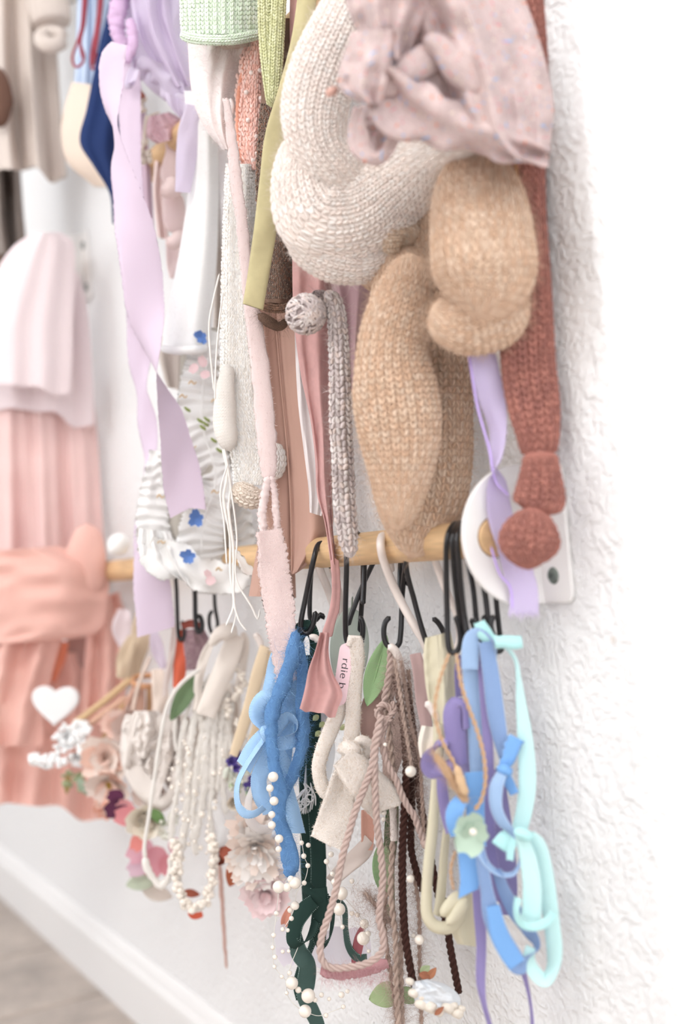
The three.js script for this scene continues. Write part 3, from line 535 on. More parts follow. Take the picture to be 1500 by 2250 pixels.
// ---------------------------------------------------------------- lavender ribbons and bonnet
{
  const lav = M('#e4d0e3', { r: 0.6, bump: ['nap', 0.01, 0.0002], tr: 0.12, sp: 0.3 });
  const o = thing('silk_ribbon', 'long lavender silk ribbon with frayed edges and a notched twisted tail', 'ribbon', at(250, 105, 1.31));
  part(o, 'front_tail', band([[262, 96, 46, 40], [248, 130, 56, 20], [244, 180, 58, 30], [244, 225, 58, 50], [254, 285, 62, 80], [262, 350, 76, 62], [279, 432, 86, 40], [298, 520, 88, 14], [311, 600, 89, 0], [319, 680, 86, 14], [333, 755, 84, 60], [346, 814, 82, 88], [360, 860, 80, 108], [374, 905, 82, 128], [391, 992, 86, 150], [404, 1080, 86, 172], [412, 1122, 80, 180]], 1.31, { step: 5, m: 10, fray: 0.0012, wr: 0.0015, wv: 30, curl: 0.04, cutEnd: (q) => 0.3 * Math.abs(q - 0.42) - 0.06 }), lav);
  part(o, 'back_tail', band([[282, 130, 50, 10], [285, 300, 60, 40], [300, 560, 60, 30], [306, 700, 60, 20], [306, 790, 62, 40], [312, 860, 64, 68], [322, 920, 64, 50], [329, 980, 64, 62], [320, 1060, 66, 84], [318, 1150, 76, 50], [330, 1230, 80, 24], [334, 1290, 82, 8], [340, 1350, 82, 0], [342, 1384, 82, 0]], 1.4, { step: 5, m: 10, fray: 0.0012, wr: 0.0015, wv: 30, curl: 0.05, cutEnd: (q) => 0.22 * (1 - q) - 0.05 }), lav);
  solo('silk_ribbon', 'mauve silk drape behind the lavender ribbon and the crochet tassel', 'ribbon', cloth([[262, 120, 300, 130], [262, 220, 318, 240], [265, 300, 326, 330], [272, 400, 334, 420], [282, 500, 338, 500]], 1.5, { folds: [[0.008, 1.4, 0.5]], wr: 0.004, th: 0.001 }), M('#dcc0d2', { r: 0.7, tr: 0.15 }));

  const tul = M('#efe6f5', { tr: 0.45, r: 0.95, bump: ['weave', 0.012, 0.0006] }), lace = M('#d9b5d9', { bump: ['terry', 0.02, 0.002], r: 1 });
  const b = thing('tulle_bonnet', 'lavender tulle bonnet with crocheted lace trim and gathered ties', 'bonnet', at(330, -60, 1.45));
  part(b, 'crown', cloth([[252, -130, 440, -130], [256, -20, 425, -20], [268, 60, 408, 60], [284, 112, 416, 120], [300, 160, 424, 180], [330, 196, 430, 220], [368, 226, 434, 250]], 1.45, { bulge: 0.035, folds: [[0.006, 2.4, 0.3, 0, 3]], wr: 0.006, wf: 3, th: 0.0012, nu: 60 }), tul);
  part(b, 'crown_overlay', cloth([[280, -130, 400, -130], [286, 0, 372, 0], [300, 70, 380, 60], [330, 130, 400, 120], [372, 190, 425, 190]], 1.41, { bulge: 0.02, folds: [[0.008, 2, 1.3, 0, 2]], wr: 0.005, th: 0.0012 }), M('#ece0f2', { tr: 0.5, r: 0.95, bump: ['weave', 0.012, 0.0006] }));
  part(b, 'lace_trim', tube([[270, -60, 20], [262, 10, 19], [256, 50, 17], [262, 84, 16], [280, 106, 14], [292, 92, 10]], 1.42, { lump: 0.28, lf: 3.2, seg: 20, step: 4 }), lace);
  part(b, 'lace_trim', tube([[284, 40, 9], [290, 66, 11], [292, 96, 11], [284, 122, 10], [276, 140, 8]], 1.39, { lump: 0.28, lf: 3.2, seg: 16, step: 4 }), lace);
  part(b, 'ruffle', band([[262, 108, 40, 20], [280, 140, 46, 40], [296, 158, 40, 60], [330, 150, 46, 30], [370, 190, 54, 20], [402, 222, 50, 10]], 1.4, { ruf: [0.006, 260], wr: 0.003, m: 10, step: 4 }), tul);
  part(b, 'ruffle', band([[296, 150, 20, 0], [288, 172, 26, 30], [282, 190, 20, 60], [300, 178, 22, 100]], 1.385, { wr: 0.003, m: 8, step: 4 }), tul);
  part(b, 'gather', tube([[385, 205, 12], [408, 226, 18], [424, 238, 12]], 1.4, { lump: 0.3, seg: 16 }), tul);
  part(b, 'tie', band([[424, 230, 30, 10], [414, 290, 46, 10], [408, 350, 46, 10], [402, 424, 34, 10]], 1.34, { wr: 0.003, curl: 0.1, m: 8 }), tul);
  part(b, 'tie', cloth([[360, 200, 424, 230], [368, 228, 420, 262], [390, 255, 428, 280]], 1.385, { folds: [[0.006, 1.5, 0.3]], th: 0.001 }), tul);

  const cro = M('#efe3d2', { bump: ['terry', 0.01, 0.001] });
  const c = thing('crochet_tassel', 'cream crocheted tassel with small balls and rust marks inside the lavender folds', 'tassel', at(305, 180, 1.44));
  for (let k = 0; k < 7; k++) part(c, 'crochet_leaf', tube([[290 + 6 * (k % 3), 192 + 9 * k, 5], [300 + 8 * (k % 3), 198 + 9 * k, 8], [309 + 8 * (k % 2), 208 + 8 * k, 5]], 1.44 - 0.004 * (k % 2), { lump: 0.25, seg: 10 }), k % 3 === 1 && k < 5 ? M('#b4674f', { r: 1 }) : cro);
  part(c, 'cord', tube([[322, 250, 4], [318, 290, 4], [314, 330, 4]], 1.44, { seg: 8 }), cro); part(c, 'cord', tube([[352, 246, 2.5], [334, 252, 2.5], [320, 262, 2.5]], 1.43, { seg: 8 }), cro);
  for (const [x, y, r] of [[310, 335, 10], [325, 338, 10], [314, 353, 10], [328, 352, 9], [318, 312, 9]]) part(c, 'ball', tube([[x - r * 0.9, y, r], [x, y, r], [x + r * 0.9, y + 1, r]], 1.43, { lump: 0.25, seg: 12, step: 2 }), cro);
  solo('tulle_rosette', 'small blush tulle rosette under the lavender bonnet tie', 'rosette', cloth([[328, 256, 372, 246], [322, 276, 398, 262], [324, 300, 408, 272], [344, 316, 398, 300]], 1.43, { bulge: 0.012, folds: [[0.004, 2.4, 0.4]], wr: 0.003, th: 0.001 }), M('#f1d2d8', { tr: 0.4, r: 0.95, bump: ['weave', 0.012, 0.0006] }));
  const ch = M('#fde6e1', { tr: 0.15, r: 0.9, bump: ['crepe', 0.02, 0.001] });
  const s = thing('chiffon_tie', 'peach chiffon strap with two soft knots left of the white knitwear', 'tie', at(375, 290, 1.45));
  part(s, 'strap', tube([[376, 280, 13], [378, 330, 14], [374, 380, 22], [376, 410, 16]], 1.44, { lump: 0.2, seg: 16, fl: 0.5 }), ch);
  part(s, 'knot', tube([[352, 412, 14], [370, 416, 22], [388, 404, 22], [400, 396, 12]], 1.41, { lump: 0.2, seg: 16 }), ch);
  part(s, 'strap', tube([[378, 420, 22], [384, 470, 26], [386, 515, 20]], 1.44, { lump: 0.18, seg: 18, fl: 0.6 }), ch);
  part(s, 'knot', tube([[366, 522, 12], [380, 532, 18], [396, 520, 16], [404, 508, 9]], 1.41, { lump: 0.25, seg: 16 }), ch);
  part(s, 'tail', band([[382, 530, 36, 10], [380, 570, 30, 20], [376, 612, 14, 40]], 1.44, { wr: 0.003, curl: 0.1 }), ch);
  part(s, 'veil', cloth([[340, 350, 372, 350], [336, 420, 360, 420], [345, 520, 372, 530]], 1.48, { folds: [[0.004, 1.4, 0]], th: 0.001 }), ch);
}
// ---------------------------------------------------------------- upper middle: knitwear and cloth on the upper rod
const white = M('#ffffff', { vc: true, r: 1, sheen: 0.3, sc: '#fff4e8', sr: 0.6 });      // colour comes from the yarn pieces
const hairMat = M('#ffffff', { vc: true, r: 1 });
function knitBody(parent, name, g, baseCol, colors, cols, rows, fz, o = {}) {
  o = { mess: 0.15, ...o }; const mean = colors.reduce((a, c) => a.add(new THREE.Color(c)), new THREE.Color(0, 0, 0)).multiplyScalar(1 / colors.length);   // body and yarn are one colour
  const b = part(parent, name, g, M(mean, { r: 1, bump: ['nap', 0.01, 0.0006] }));
  const S = o.front ? g.front : g.S, yarn = stitches(S, cols, rows, { colors, ...o });
  const p = rootPos(parent); // sampler works in the place's own coordinates
  stuff(part(b, 'knit_stitches', yarn, white));
  if (fz) stuff(part(b, 'mohair_fuzz', fuzz(S, fz[0], fz[1], fz[2] ?? 0.00012, { colors: o.fuzzColors ?? colors, curl: 0.45, up: 0.7 }), hairMat));
  return b;
}
{
  const mint = ['#e6f3de', '#deeed5', '#eff7ea'];
  const o = thing('knit_hat', 'mint green ribbed knit hat edge at the top of the picture', 'hat', at(485, -60, 1.2));
  const g = cloth([[392, -140, 580, -140], [396, -20, 576, -30], [398, 40, 574, 36], [400, 76, 574, 74]], 1.2, { bulge: 0.035, th: 0.004, nu: 40, folds: [[0.0015, 10, 0]] });
  knitBody(o, 'body', g, '#d6e8cb', mint, 20, 22, [900, 0.012], { front: true, fat: 0.26 });
  const e = tube([[398, 76, 8], [420, 84, 9], [460, 88, 9], [510, 87, 9], [550, 80, 9], [576, 74, 8]].map((p) => [...p, -0.035 * Math.sin(Math.PI * (p[0] - 398) / 178)]), 1.195, { seg: 12, step: 4 });
  knitBody(o, 'rolled_edge', e, '#d0e2c3', mint, 6, 30, [300, 0.01]);
}
{
  const fluff = M('#fbefec', { bump: ['nap', 0.03, 0.003], sheen: 0.5, sc: '#ffffff' });
  const o = thing('fuzzy_bonnet', 'fuzzy pale pink bonnet with gathered side beside the coral crochet bonnet', 'bonnet', at(480, 60, 1.25));
  const g = cloth([[408, 40, 580, 40], [413, 110, 548, 110], [418, 180, 532, 180], [430, 240, 520, 240], [456, 290, 512, 290], [488, 326, 508, 330]], 1.25, { bulge: 0.035, folds: [[0.003, 3, 1, 0, 2]], wr: 0.004, th: 0.004, nu: 40 });
  part(o, 'body', g, fluff);
  stuff(part(o, 'fuzz', fuzz(g.front, 2600, 0.008, 0.00016, { colors: ['#f4e6e3', '#ead3cf', '#fbf2f0'] }), hairMat));
  for (const dx of [0, 9, 18]) part(o, 'gather', tube([[488 + dx, 215, 4], [498 + dx * 0.6, 232, 6], [502 + dx * 0.3, 252, 5]], 1.215, { seg: 10, lump: 0.2 }), fluff);
  const tr = tube([[470, 92, 8], [510, 98, 10], [550, 88, 10]], 1.205, { lump: 0.3, seg: 12 });
  part(o, 'brown_trim', tr, M('#b39c8f', { r: 1 })); stuff(part(o, 'trim_hair', fuzz(tr.S, 500, 0.014, 0.00014, { colors: ['#a58c7c', '#c4b0a4'] }), hairMat));
}
{
  const o = thing('crochet_bonnet', 'coral crocheted bonnet dotted with small pearls behind the olive strap', 'bonnet', at(550, 90, 1.22));
  const g = cloth([[552, 60, 592, 60], [534, 120, 590, 120], [522, 200, 588, 200], [519, 280, 586, 280], [524, 338, 580, 340], [548, 372, 572, 374]], 1.22, { bulge: 0.022, folds: [[0.003, 1.6, 1.2]], th: 0.003, nu: 30 });
  knitBody(o, 'body', g, '#f2a389', ['#fccabb', '#fac0af', '#fdd6cb'], 9, 30, [300, 0.008], { front: true, mess: 0.6, fat: 0.26 });
  part(o, 'edge_trim', tube([[550, 106, 3], [535, 150, 4], [525, 200, 4.5], [522, 260, 4.5], [525, 325, 4], [538, 360, 3]], 1.212, { lump: 0.2, seg: 10 }), M('#f2a284', { bump: ['knit', 0.01, 0.001] }));
  const pg = new THREE.SphereGeometry(1, 14, 10), pm = M('#fbe9e2', { r: 0.3 });
  for (const [x, y] of [[570, 155], [541, 203], [573, 216], [545, 264], [564, 338], [556, 352], [562, 300], [552, 160]]) { const p = g.front(0.5, 0.5), m = new THREE.Mesh(pg, pm); m.name = 'pearl_dot'; m.scale.setScalar(0.0024); m.position.copy(at(x, y, 1.198)).sub(rootPos(o)); o.add(m); }
}
{
  const o = thing('tweed_sleeve', 'dark brown tweed knit sleeve with a ribbed hem behind the olive strap', 'sleeve', at(610, 60, 1.16));
  const g = cloth([[570, 40, 680, 40], [574, 200, 672, 200], [566, 320, 665, 320], [562, 420, 660, 420], [570, 520, 655, 520], [576, 600, 648, 600], [574, 664, 645, 668]], 1.16, { bulge: 0.02, th: 0.004, nu: 30, nv: 60, back: 0.015, open: true });
  knitBody(o, 'body', g, '#5f4637', ['#6d5344', '#7f6757', '#8f7868', '#5d4536', '#86563a'], 18, 90, [1600, 0.009], { front: true, mess: 0.7, v0: 0.3, v1: 0.985 });
  const e = tube([[570, 668, 7], [590, 676, 8], [615, 678, 8], [644, 672, 7]], 1.142, { lump: 0.15, seg: 12 });
  knitBody(o, 'hem', e, '#5a3c28', ['#7b563c', '#6a4a36', '#8a6248'], 6, 20, [500, 0.012]);
  const e2 = tube([[566, 690, 9], [590, 706, 12], [612, 718, 10], [634, 702, 8]], 1.16, { lump: 0.2, seg: 12 });
  part(o, 'inner_hem', e2, M('#6d5242', { r: 1, bump: ['knit', 0.01, 0.001] })); stuff(part(o, 'hem_hair', fuzz(e2.S, 420, 0.014, 0.00012, { colors: ['#6d4a30', '#8f6a4c', '#54382a'] }), hairMat));
}
{
  const olive = ['#d3d3a0', '#cbcb96', '#dcdcb0'];
  const o = thing('knit_ties', 'pair of olive green knitted cord ties hanging behind the flat olive strap', 'tie', at(595, -60, 1.125));
  knitBody(o, 'cord', tube([[584, -100, 14], [583, 20, 14], [586, 100, 14], [592, 170, 13], [598, 236, 10]], 1.125, { seg: 16 }), '#bcbb88', olive, 8, 48, null, { fat: 0.28 });
  knitBody(o, 'cord', tube([[616, -100, 14], [611, 20, 14], [607, 100, 14], [604, 165, 13], [601, 226, 10]], 1.118, { seg: 16 }), '#bcbb88', olive, 8, 48, null, { fat: 0.28 });
  solo('fabric_strap', 'long flat olive green jersey strap with a cut end', 'strap', band([[690, -120, 42, 10], [676, -20, 42, 10], [661, 90, 44, 0], [634, 200, 46, 0], [606, 300, 48, 6], [593, 400, 47, 8], [583, 500, 50, 0], [568, 600, 47, 6], [556, 672, 46, 0]], 1.08, { th: 0.0035, m: 10, curl: 0.1, wr: 0.001, step: 5, cutEnd: (q) => 0.12 * q }), M('#cfc398', { bump: ['weave', 0.008, 0.0005], sheen: 0.3, map: rep(T.blot, 0.06) }));
}
{ // muslin gauze wrap with a long tie
  const gz = M('#e3b2ae', { bump: ['weave', 0.0075, 0.0008], map: rep(T.blot, 0.05), tr: 0.12, r: 1 });
  const o = thing('muslin_tie', 'dusty pink muslin gauze wrap whose long tie flares into a torn end', 'tie', at(690, -40, 1.11));
  part(o, 'upper_wrap', cloth([[640, -120, 760, -120], [636, 60, 730, 60], [640, 180, 715, 180], [642, 300, 705, 300], [642, 460, 720, 460], [642, 600, 740, 600], [645, 700, 736, 700], [660, 820, 728, 820], [682, 925, 725, 925], [692, 1010, 726, 1010], [696, 1085, 728, 1085], [713, 1150, 731, 1160], [726, 1240, 740, 1240]], 1.13, { bulge: 0.01, folds: [[0.004, 1.7, 0.6, 0, 1]], th: 0.0008, nu: 30, nv: 110, wr: 0.002, wv: 14 }), gz);
  part(o, 'thin_tie', tube([[733, 1225, 9], [737, 1290, 9], [733, 1335, 10], [723, 1370, 10], [714, 1402, 12]], 1.12, { fl: 0.5, pl: [0.25, 3], lump: 0.15, seg: 24 }), gz);
  part(o, 'flared_end', cloth([[703, 1390, 724, 1390], [692, 1430, 722, 1436], [678, 1470, 732, 1480], [670, 1510, 752, 1524], [664, 1535, 742, 1555], [658, 1556, 736, 1574]], 1.075, { folds: [[0.006, 1.35, 2.2, 0.2]], th: 0.0008, nu: 40, bulge: -0.004, hem: 6 }), gz);
  solo('lace_trim', 'white cotton edging hanging beside the dusty pink muslin tie', 'trim', cloth([[646, 640, 690, 640], [648, 760, 700, 760], [654, 880, 704, 880], [667, 990, 712, 990], [677, 1070, 716, 1070], [680, 1126, 706, 1134]], 1.16, { th: 0.001, folds: [[0.002, 2, 0]], wr: 0.002 }), M('#f1e7e6', { bump: ['terry', 0.012, 0.0012] }));
  solo('crepe_cloth', 'dark mauve crepe fabric between grey braid and tan mohair hat', 'cloth', cloth([[690, 520, 850, 520], [725, 620, 836, 620], [745, 700, 812, 700], [752, 780, 800, 780], [760, 860, 792, 860]], 1.12, { bulge: 0.01, folds: [[0.004, 2, 0.4]], th: 0.002 }), M('#b08a90', { bump: ['terry', 0.012, 0.0014] }));
}
{
  const j = M('#cba08e', { bump: ['nap', 0.012, 0.0005], sheen: 0.35, sc: '#c9aa9c', r: 1 });
  const o = thing('jersey_trousers', 'dusty brown jersey trousers with dark seams behind the pale pink trim', 'trousers', at(640, 650, 1.21));
  part(o, 'leg', cloth([[548, 600, 616, 600], [560, 700, 612, 700], [575, 850, 624, 850], [585, 1000, 638, 1000], [572, 1160, 644, 1160], [556, 1250, 648, 1250], [546, 1310, 650, 1314]], 1.215, { bulge: 0.012, folds: [[0.003, 1.2, 0.3]], th: 0.004, nu: 30 }), j);
  part(o, 'leg', cloth([[602, 600, 676, 600], [608, 700, 690, 700], [620, 850, 706, 850], [634, 1000, 728, 1000], [640, 1110, 730, 1100], [641, 1170, 730, 1160], [641, 1225, 700, 1206], [641, 1262, 662, 1250]], 1.2, { bulge: 0.016, folds: [[0.003, 1.6, 2.2]], th: 0.004, nu: 30 }), j);
  part(o, 'seam', tube([[605, 700, 2], [618, 850, 2], [632, 1000, 2], [639, 1120, 2], [641, 1260, 2]], 1.196, { seg: 6 }), j);
  part(o, 'hem', tube([[642, 1262, 3], [668, 1242, 4], [692, 1212, 4], [716, 1196, 4]], 1.19, { seg: 8 }), j);
}
{ // wound pompom and braided cord
  const gs = ['#d8cac7', '#cbbdbb', '#e2d8d4', '#c0b2b0', '#dac8c0'];
  const o = thing('yarn_garland', 'grey mauve chunky braided yarn cord with a wound pompom at its top', 'cord', at(700, 640, 1.05));
  const pc = at(672, 690, 1.045), R = mm(43, 1.045), m = new Soup();
  for (let k = 0; k < 170; k++) { // yarn wound around the ball
    const ax = V(rr(-0.4, 0.4), rr(-1, 1), rr(-1, 1)).normalize(), q = V(rr(-1, 1), rr(-1, 1), rr(-1, 1)).cross(ax).normalize(), t = ax.clone().cross(q), off = rr(-0.75, 0.75), rad = Math.sqrt(1 - off * off), a0 = rr(0, 6.3);
    const P = (a) => pc.clone().addScaledVector(ax, off * R).addScaledVector(q, Math.cos(a) * R * rad).addScaledVector(t, Math.sin(a) * R * rad);
    for (let s = 0; s < 3; s++) { const a = P(a0 + s * 0.42), b = P(a0 + s * 0.42 + 0.5); m.yarn(a, b, a.clone().add(b).multiplyScalar(0.5).sub(pc).normalize(), 0.0013, shade(gs[Math.floor(rnd() * 5)], rr(0.9, 1.1))); }
  }
  const ball = part(o, 'pompom', new THREE.SphereGeometry(R * 0.97, 24, 18).translate(pc.x, pc.y, pc.z), M('#8f7f7d', { r: 1 })); stuff(part(ball, 'wound_yarn', m.geo, white));
  const nk = tube([[690, 640, 20], [704, 668, 24], [708, 700, 20]], 1.06, { lump: 0.2, seg: 16 });
  knitBody(o, 'knot', nk, '#5d4d4c', ['#7d6c6a', '#8f7d7a', '#6b5a59'], 8, 8, [200, 0.012], { mess: 0.6 });
  const br = tube([[716, 640, 14], [734, 668, 17], [742, 730, 18], [746, 820, 19], [748, 920, 20], [753, 1020, 20], [757, 1110, 20], [764, 1180, 18], [770, 1226, 12]], 1.05, { seg: 16, fl: 0.8 });
  knitBody(o, 'braid', br, '#9d8d8a', gs.concat(['#e2d8d4']), 6, 46, [1600, 0.011, 0.0002], { fat: 0.3, mess: 0.35 });
}
{ // ---------------------------------------------------------------- the two large mohair pieces and the printed bonnet
  const cr = ['#f9eee6', '#f5e6dd', '#fcf4ee', '#f7eae2'], tn2 = ['#d4b194', '#cfa98a', '#d8b99d', '#dcc0a7'];
  const o = thing('mohair_bonnet', 'cream mohair knit bonnet with thick folded brim in the upper middle', 'bonnet', at(800, 20, 1.0));
  knitBody(o, 'brim_roll', tube([[800, -40, 56], [752, 60, 66], [706, 170, 72], [690, 260, 70], [706, 330, 60], [755, 382, 46], [806, 408, 20]], 0.985, { seg: 24, fl: 0.8, step: 12 }), '#e9d6c5', cr, 24, 44, [4200, 0.009, 0.00014]);
  knitBody(o, 'swoop', tube([[668, 290, 40], [662, 400, 66], [700, 478, 92], [790, 476, 92], [880, 408, 78, -0.02], [950, 350, 62, -0.06], [1010, 310, 42, -0.1], [1046, 288, 20, -0.12]], 1.0, { seg: 24, fl: 0.8, step: 12 }), '#e9d6c5', cr, 30, 44, [5000, 0.009, 0.00014]);
  knitBody(o, 'bag', tube([[650, 470, 40], [690, 520, 66], [752, 552, 70], [820, 556, 56], [860, 520, 36]], 1.01, { seg: 24, fl: 0.8, step: 12 }), '#e9d6c5', cr, 26, 26, [3000, 0.009, 0.00014]);
  knitBody(o, 'knot', tube([[808, 530, 44], [850, 512, 52], [892, 512, 44], [914, 538, 26]], 1.0, { seg: 20, step: 10 }), '#b8977a', ['#e4cbb2', '#dcc0a4', '#ecd9c5'], 22, 12, [300, 0.01]);
  const h = thing('mohair_hat', 'large tan mohair knit hat hanging in bulging folds over the low rod', 'hat', at(960, 330, 0.98));
  knitBody(h, 'back_body', tube([[880, 540, 60], [912, 660, 104], [925, 780, 110], [925, 900, 112], [924, 1020, 112], [922, 1110, 98], [912, 1180, 66], [902, 1228, 26]], 1.0, { seg: 28, fl: 0.35, step: 12 }), '#dcb996', tn2, 30, 46, [6000, 0.013, 0.00014], { mess: 0.25, fat: 0.25 });
  knitBody(h, 'front_lobe', tube([[898, 555, 36], [897, 610, 54], [874, 700, 72], [862, 770, 77], [868, 860, 92], [878, 950, 90], [880, 1040, 70], [876, 1120, 44], [868, 1168, 20]], 0.96, { seg: 28, fl: 0.6, step: 12 }), '#dcb996', tn2, 28, 42, [5000, 0.011, 0.00014], { mess: 0.2, fat: 0.25 });
  knitBody(h, 'right_lobe', tube([[1050, 330, 50, 0.04], [1048, 420, 96, 0.02], [1056, 540, 113], [1063, 610, 110], [1058, 672, 84], [1050, 708, 44]], 0.885, { seg: 32, fl: 0.6, step: 12, pl: [0.03, 3, 0.5] }), '#dcb996', tn2, 36, 24, [5000, 0.011, 0.00014], { mess: 0.2, fat: 0.25 });
  knitBody(h, 'lower_lobe', tube([[950, 668, 44], [990, 694, 74], [1050, 692, 86], [1110, 664, 78], [1150, 632, 40]], 0.9, { seg: 28, fl: 0.6, step: 10 }), '#dcb996', tn2, 26, 18, [3000, 0.011, 0.00014], { mess: 0.2 });
  knitBody(h, 'inner_fold', tube([[860, 590, 44], [830, 600, 50], [815, 640, 30]], 1.02, { seg: 16 }), '#dcb996', tn2, 12, 8, [200, 0.01]);
  const inner = tube([[920, 420, 22], [930, 480, 26], [934, 540, 22], [936, 600, 18]], 1.0, { seg: 14 });
  knitBody(h, 'inner_fold', inner, '#dcb996', tn2, 10, 14, [200, 0.01]);

  const rust = ['#a05c4c', '#985646', '#a86453', '#914f41'];
  const t = thing('knit_tie', 'rust red knitted tie with a knotted bulb end beside the bracket', 'tie', at(1165, -60, 0.9));
  const body = tube([[1148, -120, 34], [1160, -20, 34], [1168, 100, 36], [1168, 220, 38], [1160, 340, 38], [1156, 450, 42], [1155, 560, 50], [1156, 680, 57], [1160, 800, 59], [1172, 890, 57], [1181, 950, 48], [1185, 1005, 38]].map((p) => [...p, 0.008 * Math.min(1, Math.max(0, (950 - p[1]) / 200))]), 0.905, { seg: 24, fl: 0.24, step: 10, cap: 0.3 });
  knitBody(t, 'strap', body, '#854e40', rust, 16, 66, [1100, 0.007], { fat: 0.26 });
  knitBody(t, 'knot', tube([[1186, 990, 36], [1187, 1030, 42], [1186, 1075, 52], [1183, 1108, 56], [1178, 1130, 36]], 0.895, { seg: 24, fl: 0.42, step: 5, cap: 0.4 }), '#854e40', rust, 16, 9, [250, 0.006], { fat: 0.26 });
  knitBody(t, 'bulb', tube([[1174, 1112, 26], [1170, 1140, 48], [1163, 1185, 64], [1160, 1220, 58], [1160, 1252, 30]], 0.89, { seg: 24, fl: 0.5, step: 5, pl: [0.05, 4, 1] }), '#854e40', rust, 18, 9, [300, 0.006], { fat: 0.26 });
  solo('yarn_end', 'loose ochre yarn end beside the rust knitted tie', 'yarn', tube([[1128, 330, 2.5], [1135, 380, 2.5], [1132, 430, 2.5]], 0.9, { seg: 7 }), M('#b07a3c'));
  const back = thing('grey_knit', 'dark grey mohair knit glimpsed between the tan hat and rust tie', 'knitwear', at(1120, 300, 0.955));
  knitBody(back, 'body', tube([[1120, 240, 30], [1124, 360, 36], [1128, 480, 32], [1130, 620, 22]], 0.925, { seg: 16, fl: 0.3 }), '#54463f', ['#82726b', '#94847c', '#74645d'], 14, 30, [700, 0.012], { mess: 0.5 });

  const pr = tex(512, (x, y) => {
    let c = [0.82, 0.735, 0.725]; const q = tn(x, y, 40, 101), s = tn(x, y, 64, 102), w = 0.93 + 0.14 * tn(x, y, 12, 103), st = 0.1 * (tn(x * 4, y, 64, 104) - 0.5);
    c = c.map((v) => v * w + st);
    if (q > 0.915) c = [0.62, 0.74, 0.9]; else if (q < 0.085) c = [0.9, 0.55, 0.42]; else if (s > 0.92) c = [0.86, 0.5, 0.56]; else if (s < 0.07) c = [0.96, 0.9, 0.82];
    return c;
  }, { srgb: true });
  const pm = M('#ffffff', { map: rep(pr, 0.11), bump: ['crepe', 0.03, 0.0012], r: 0.95, tr: 0.1 });
  const b = thing('ruffle_bonnet', 'crumpled mauve pink printed cotton bonnet with ruffles at the top right', 'bonnet', at(980, -60, 0.86));
  part(b, 'crown', cloth([[830, -160, 1090, -160], [850, -40, 1138, -40], [880, 60, 1176, 60], [900, 150, 1202, 150], [920, 230, 1216, 230], [960, 290, 1212, 290], [1010, 322, 1206, 326], [1080, 348, 1196, 352]], 0.88, { bulge: 0.05, folds: [[0.005, 5.3, 0.5, 0.6, 2], [0.008, 2.2, 0.9, 0.5]], wr: 0.007, wf: 4, wv: 4, th: 0.0012, nu: 80, nv: 70 }), pm);
  part(b, 'upper_ruffle', cloth([[740, -160, 960, -160], [752, -60, 970, -70], [764, 20, 960, 10], [790, 80, 930, 70], [830, 130, 900, 130]], 0.862, { bulge: 0.03, folds: [[0.008, 3.2, 0.5, 0.8, 2]], wr: 0.008, wf: 3, wv: 3, th: 0.0012, nu: 60 }), pm);
  part(b, 'side_ruffle', cloth([[772, 70, 900, 60], [754, 120, 890, 110], [742, 170, 872, 170], [748, 200, 858, 206], [790, 226, 842, 230]], 0.85, { bulge: 0.026, folds: [[0.007, 2.4, 1.1, 0.9, 1]], wr: 0.006, wf: 3, wv: 3, th: 0.0012, nu: 60 }), pm);
  part(b, 'brim_ruffle', band([[846, 170, 90, 30], [880, 230, 120, 20], [940, 262, 124, 24], [1010, 282, 100, 10], [1080, 306, 84, 20], [1150, 326, 60, 10], [1204, 332, 34, 20]], 0.842, { ruf: [0.008, 150], plt: [0.004, 1.3], wr: 0.008, wf: 2, wv: 34, m: 16, step: 4, th: 0.0012, curl: 0.16 }), pm);
  part(b, 'rolled_fold', tube([[930, 84, 18], [968, 104, 27], [1006, 146, 32], [1050, 178, 30], [1086, 172, 18]], 0.832, { lump: 0.28, lf: 0.6, seg: 24, fl: 0.7 }), pm);
  part(b, 'rolled_fold', tube([[842, 208, 16], [868, 176, 30], [920, 140, 36], [966, 110, 24]], 0.842, { lump: 0.25, lf: 0.5, seg: 24, fl: 0.6 }), pm);
  part(b, 'tie_loop', band([[796, 236, 44, 30], [784, 280, 56, 50], [796, 326, 50, 20], [830, 344, 36, -10], [858, 306, 30, -40], [872, 250, 34, -20], [862, 226, 30, 0]], 0.862, { wr: 0.004, m: 10, step: 4, curl: 0.15 }), pm);
  part(b, 'loop_lining', cloth([[790, 232, 862, 228], [784, 280, 860, 280], [800, 330, 842, 330]], 0.88, { bulge: 0.006, wr: 0.003, th: 0.001 }), pm);
  part(b, 'tie_stub', tube([[744, 196, 8], [730, 200, 10], [716, 212, 7]], 0.862, { lump: 0.2, seg: 12 }), M('#d3a394', { bump: ['crepe', 0.03, 0.0012] }));
}
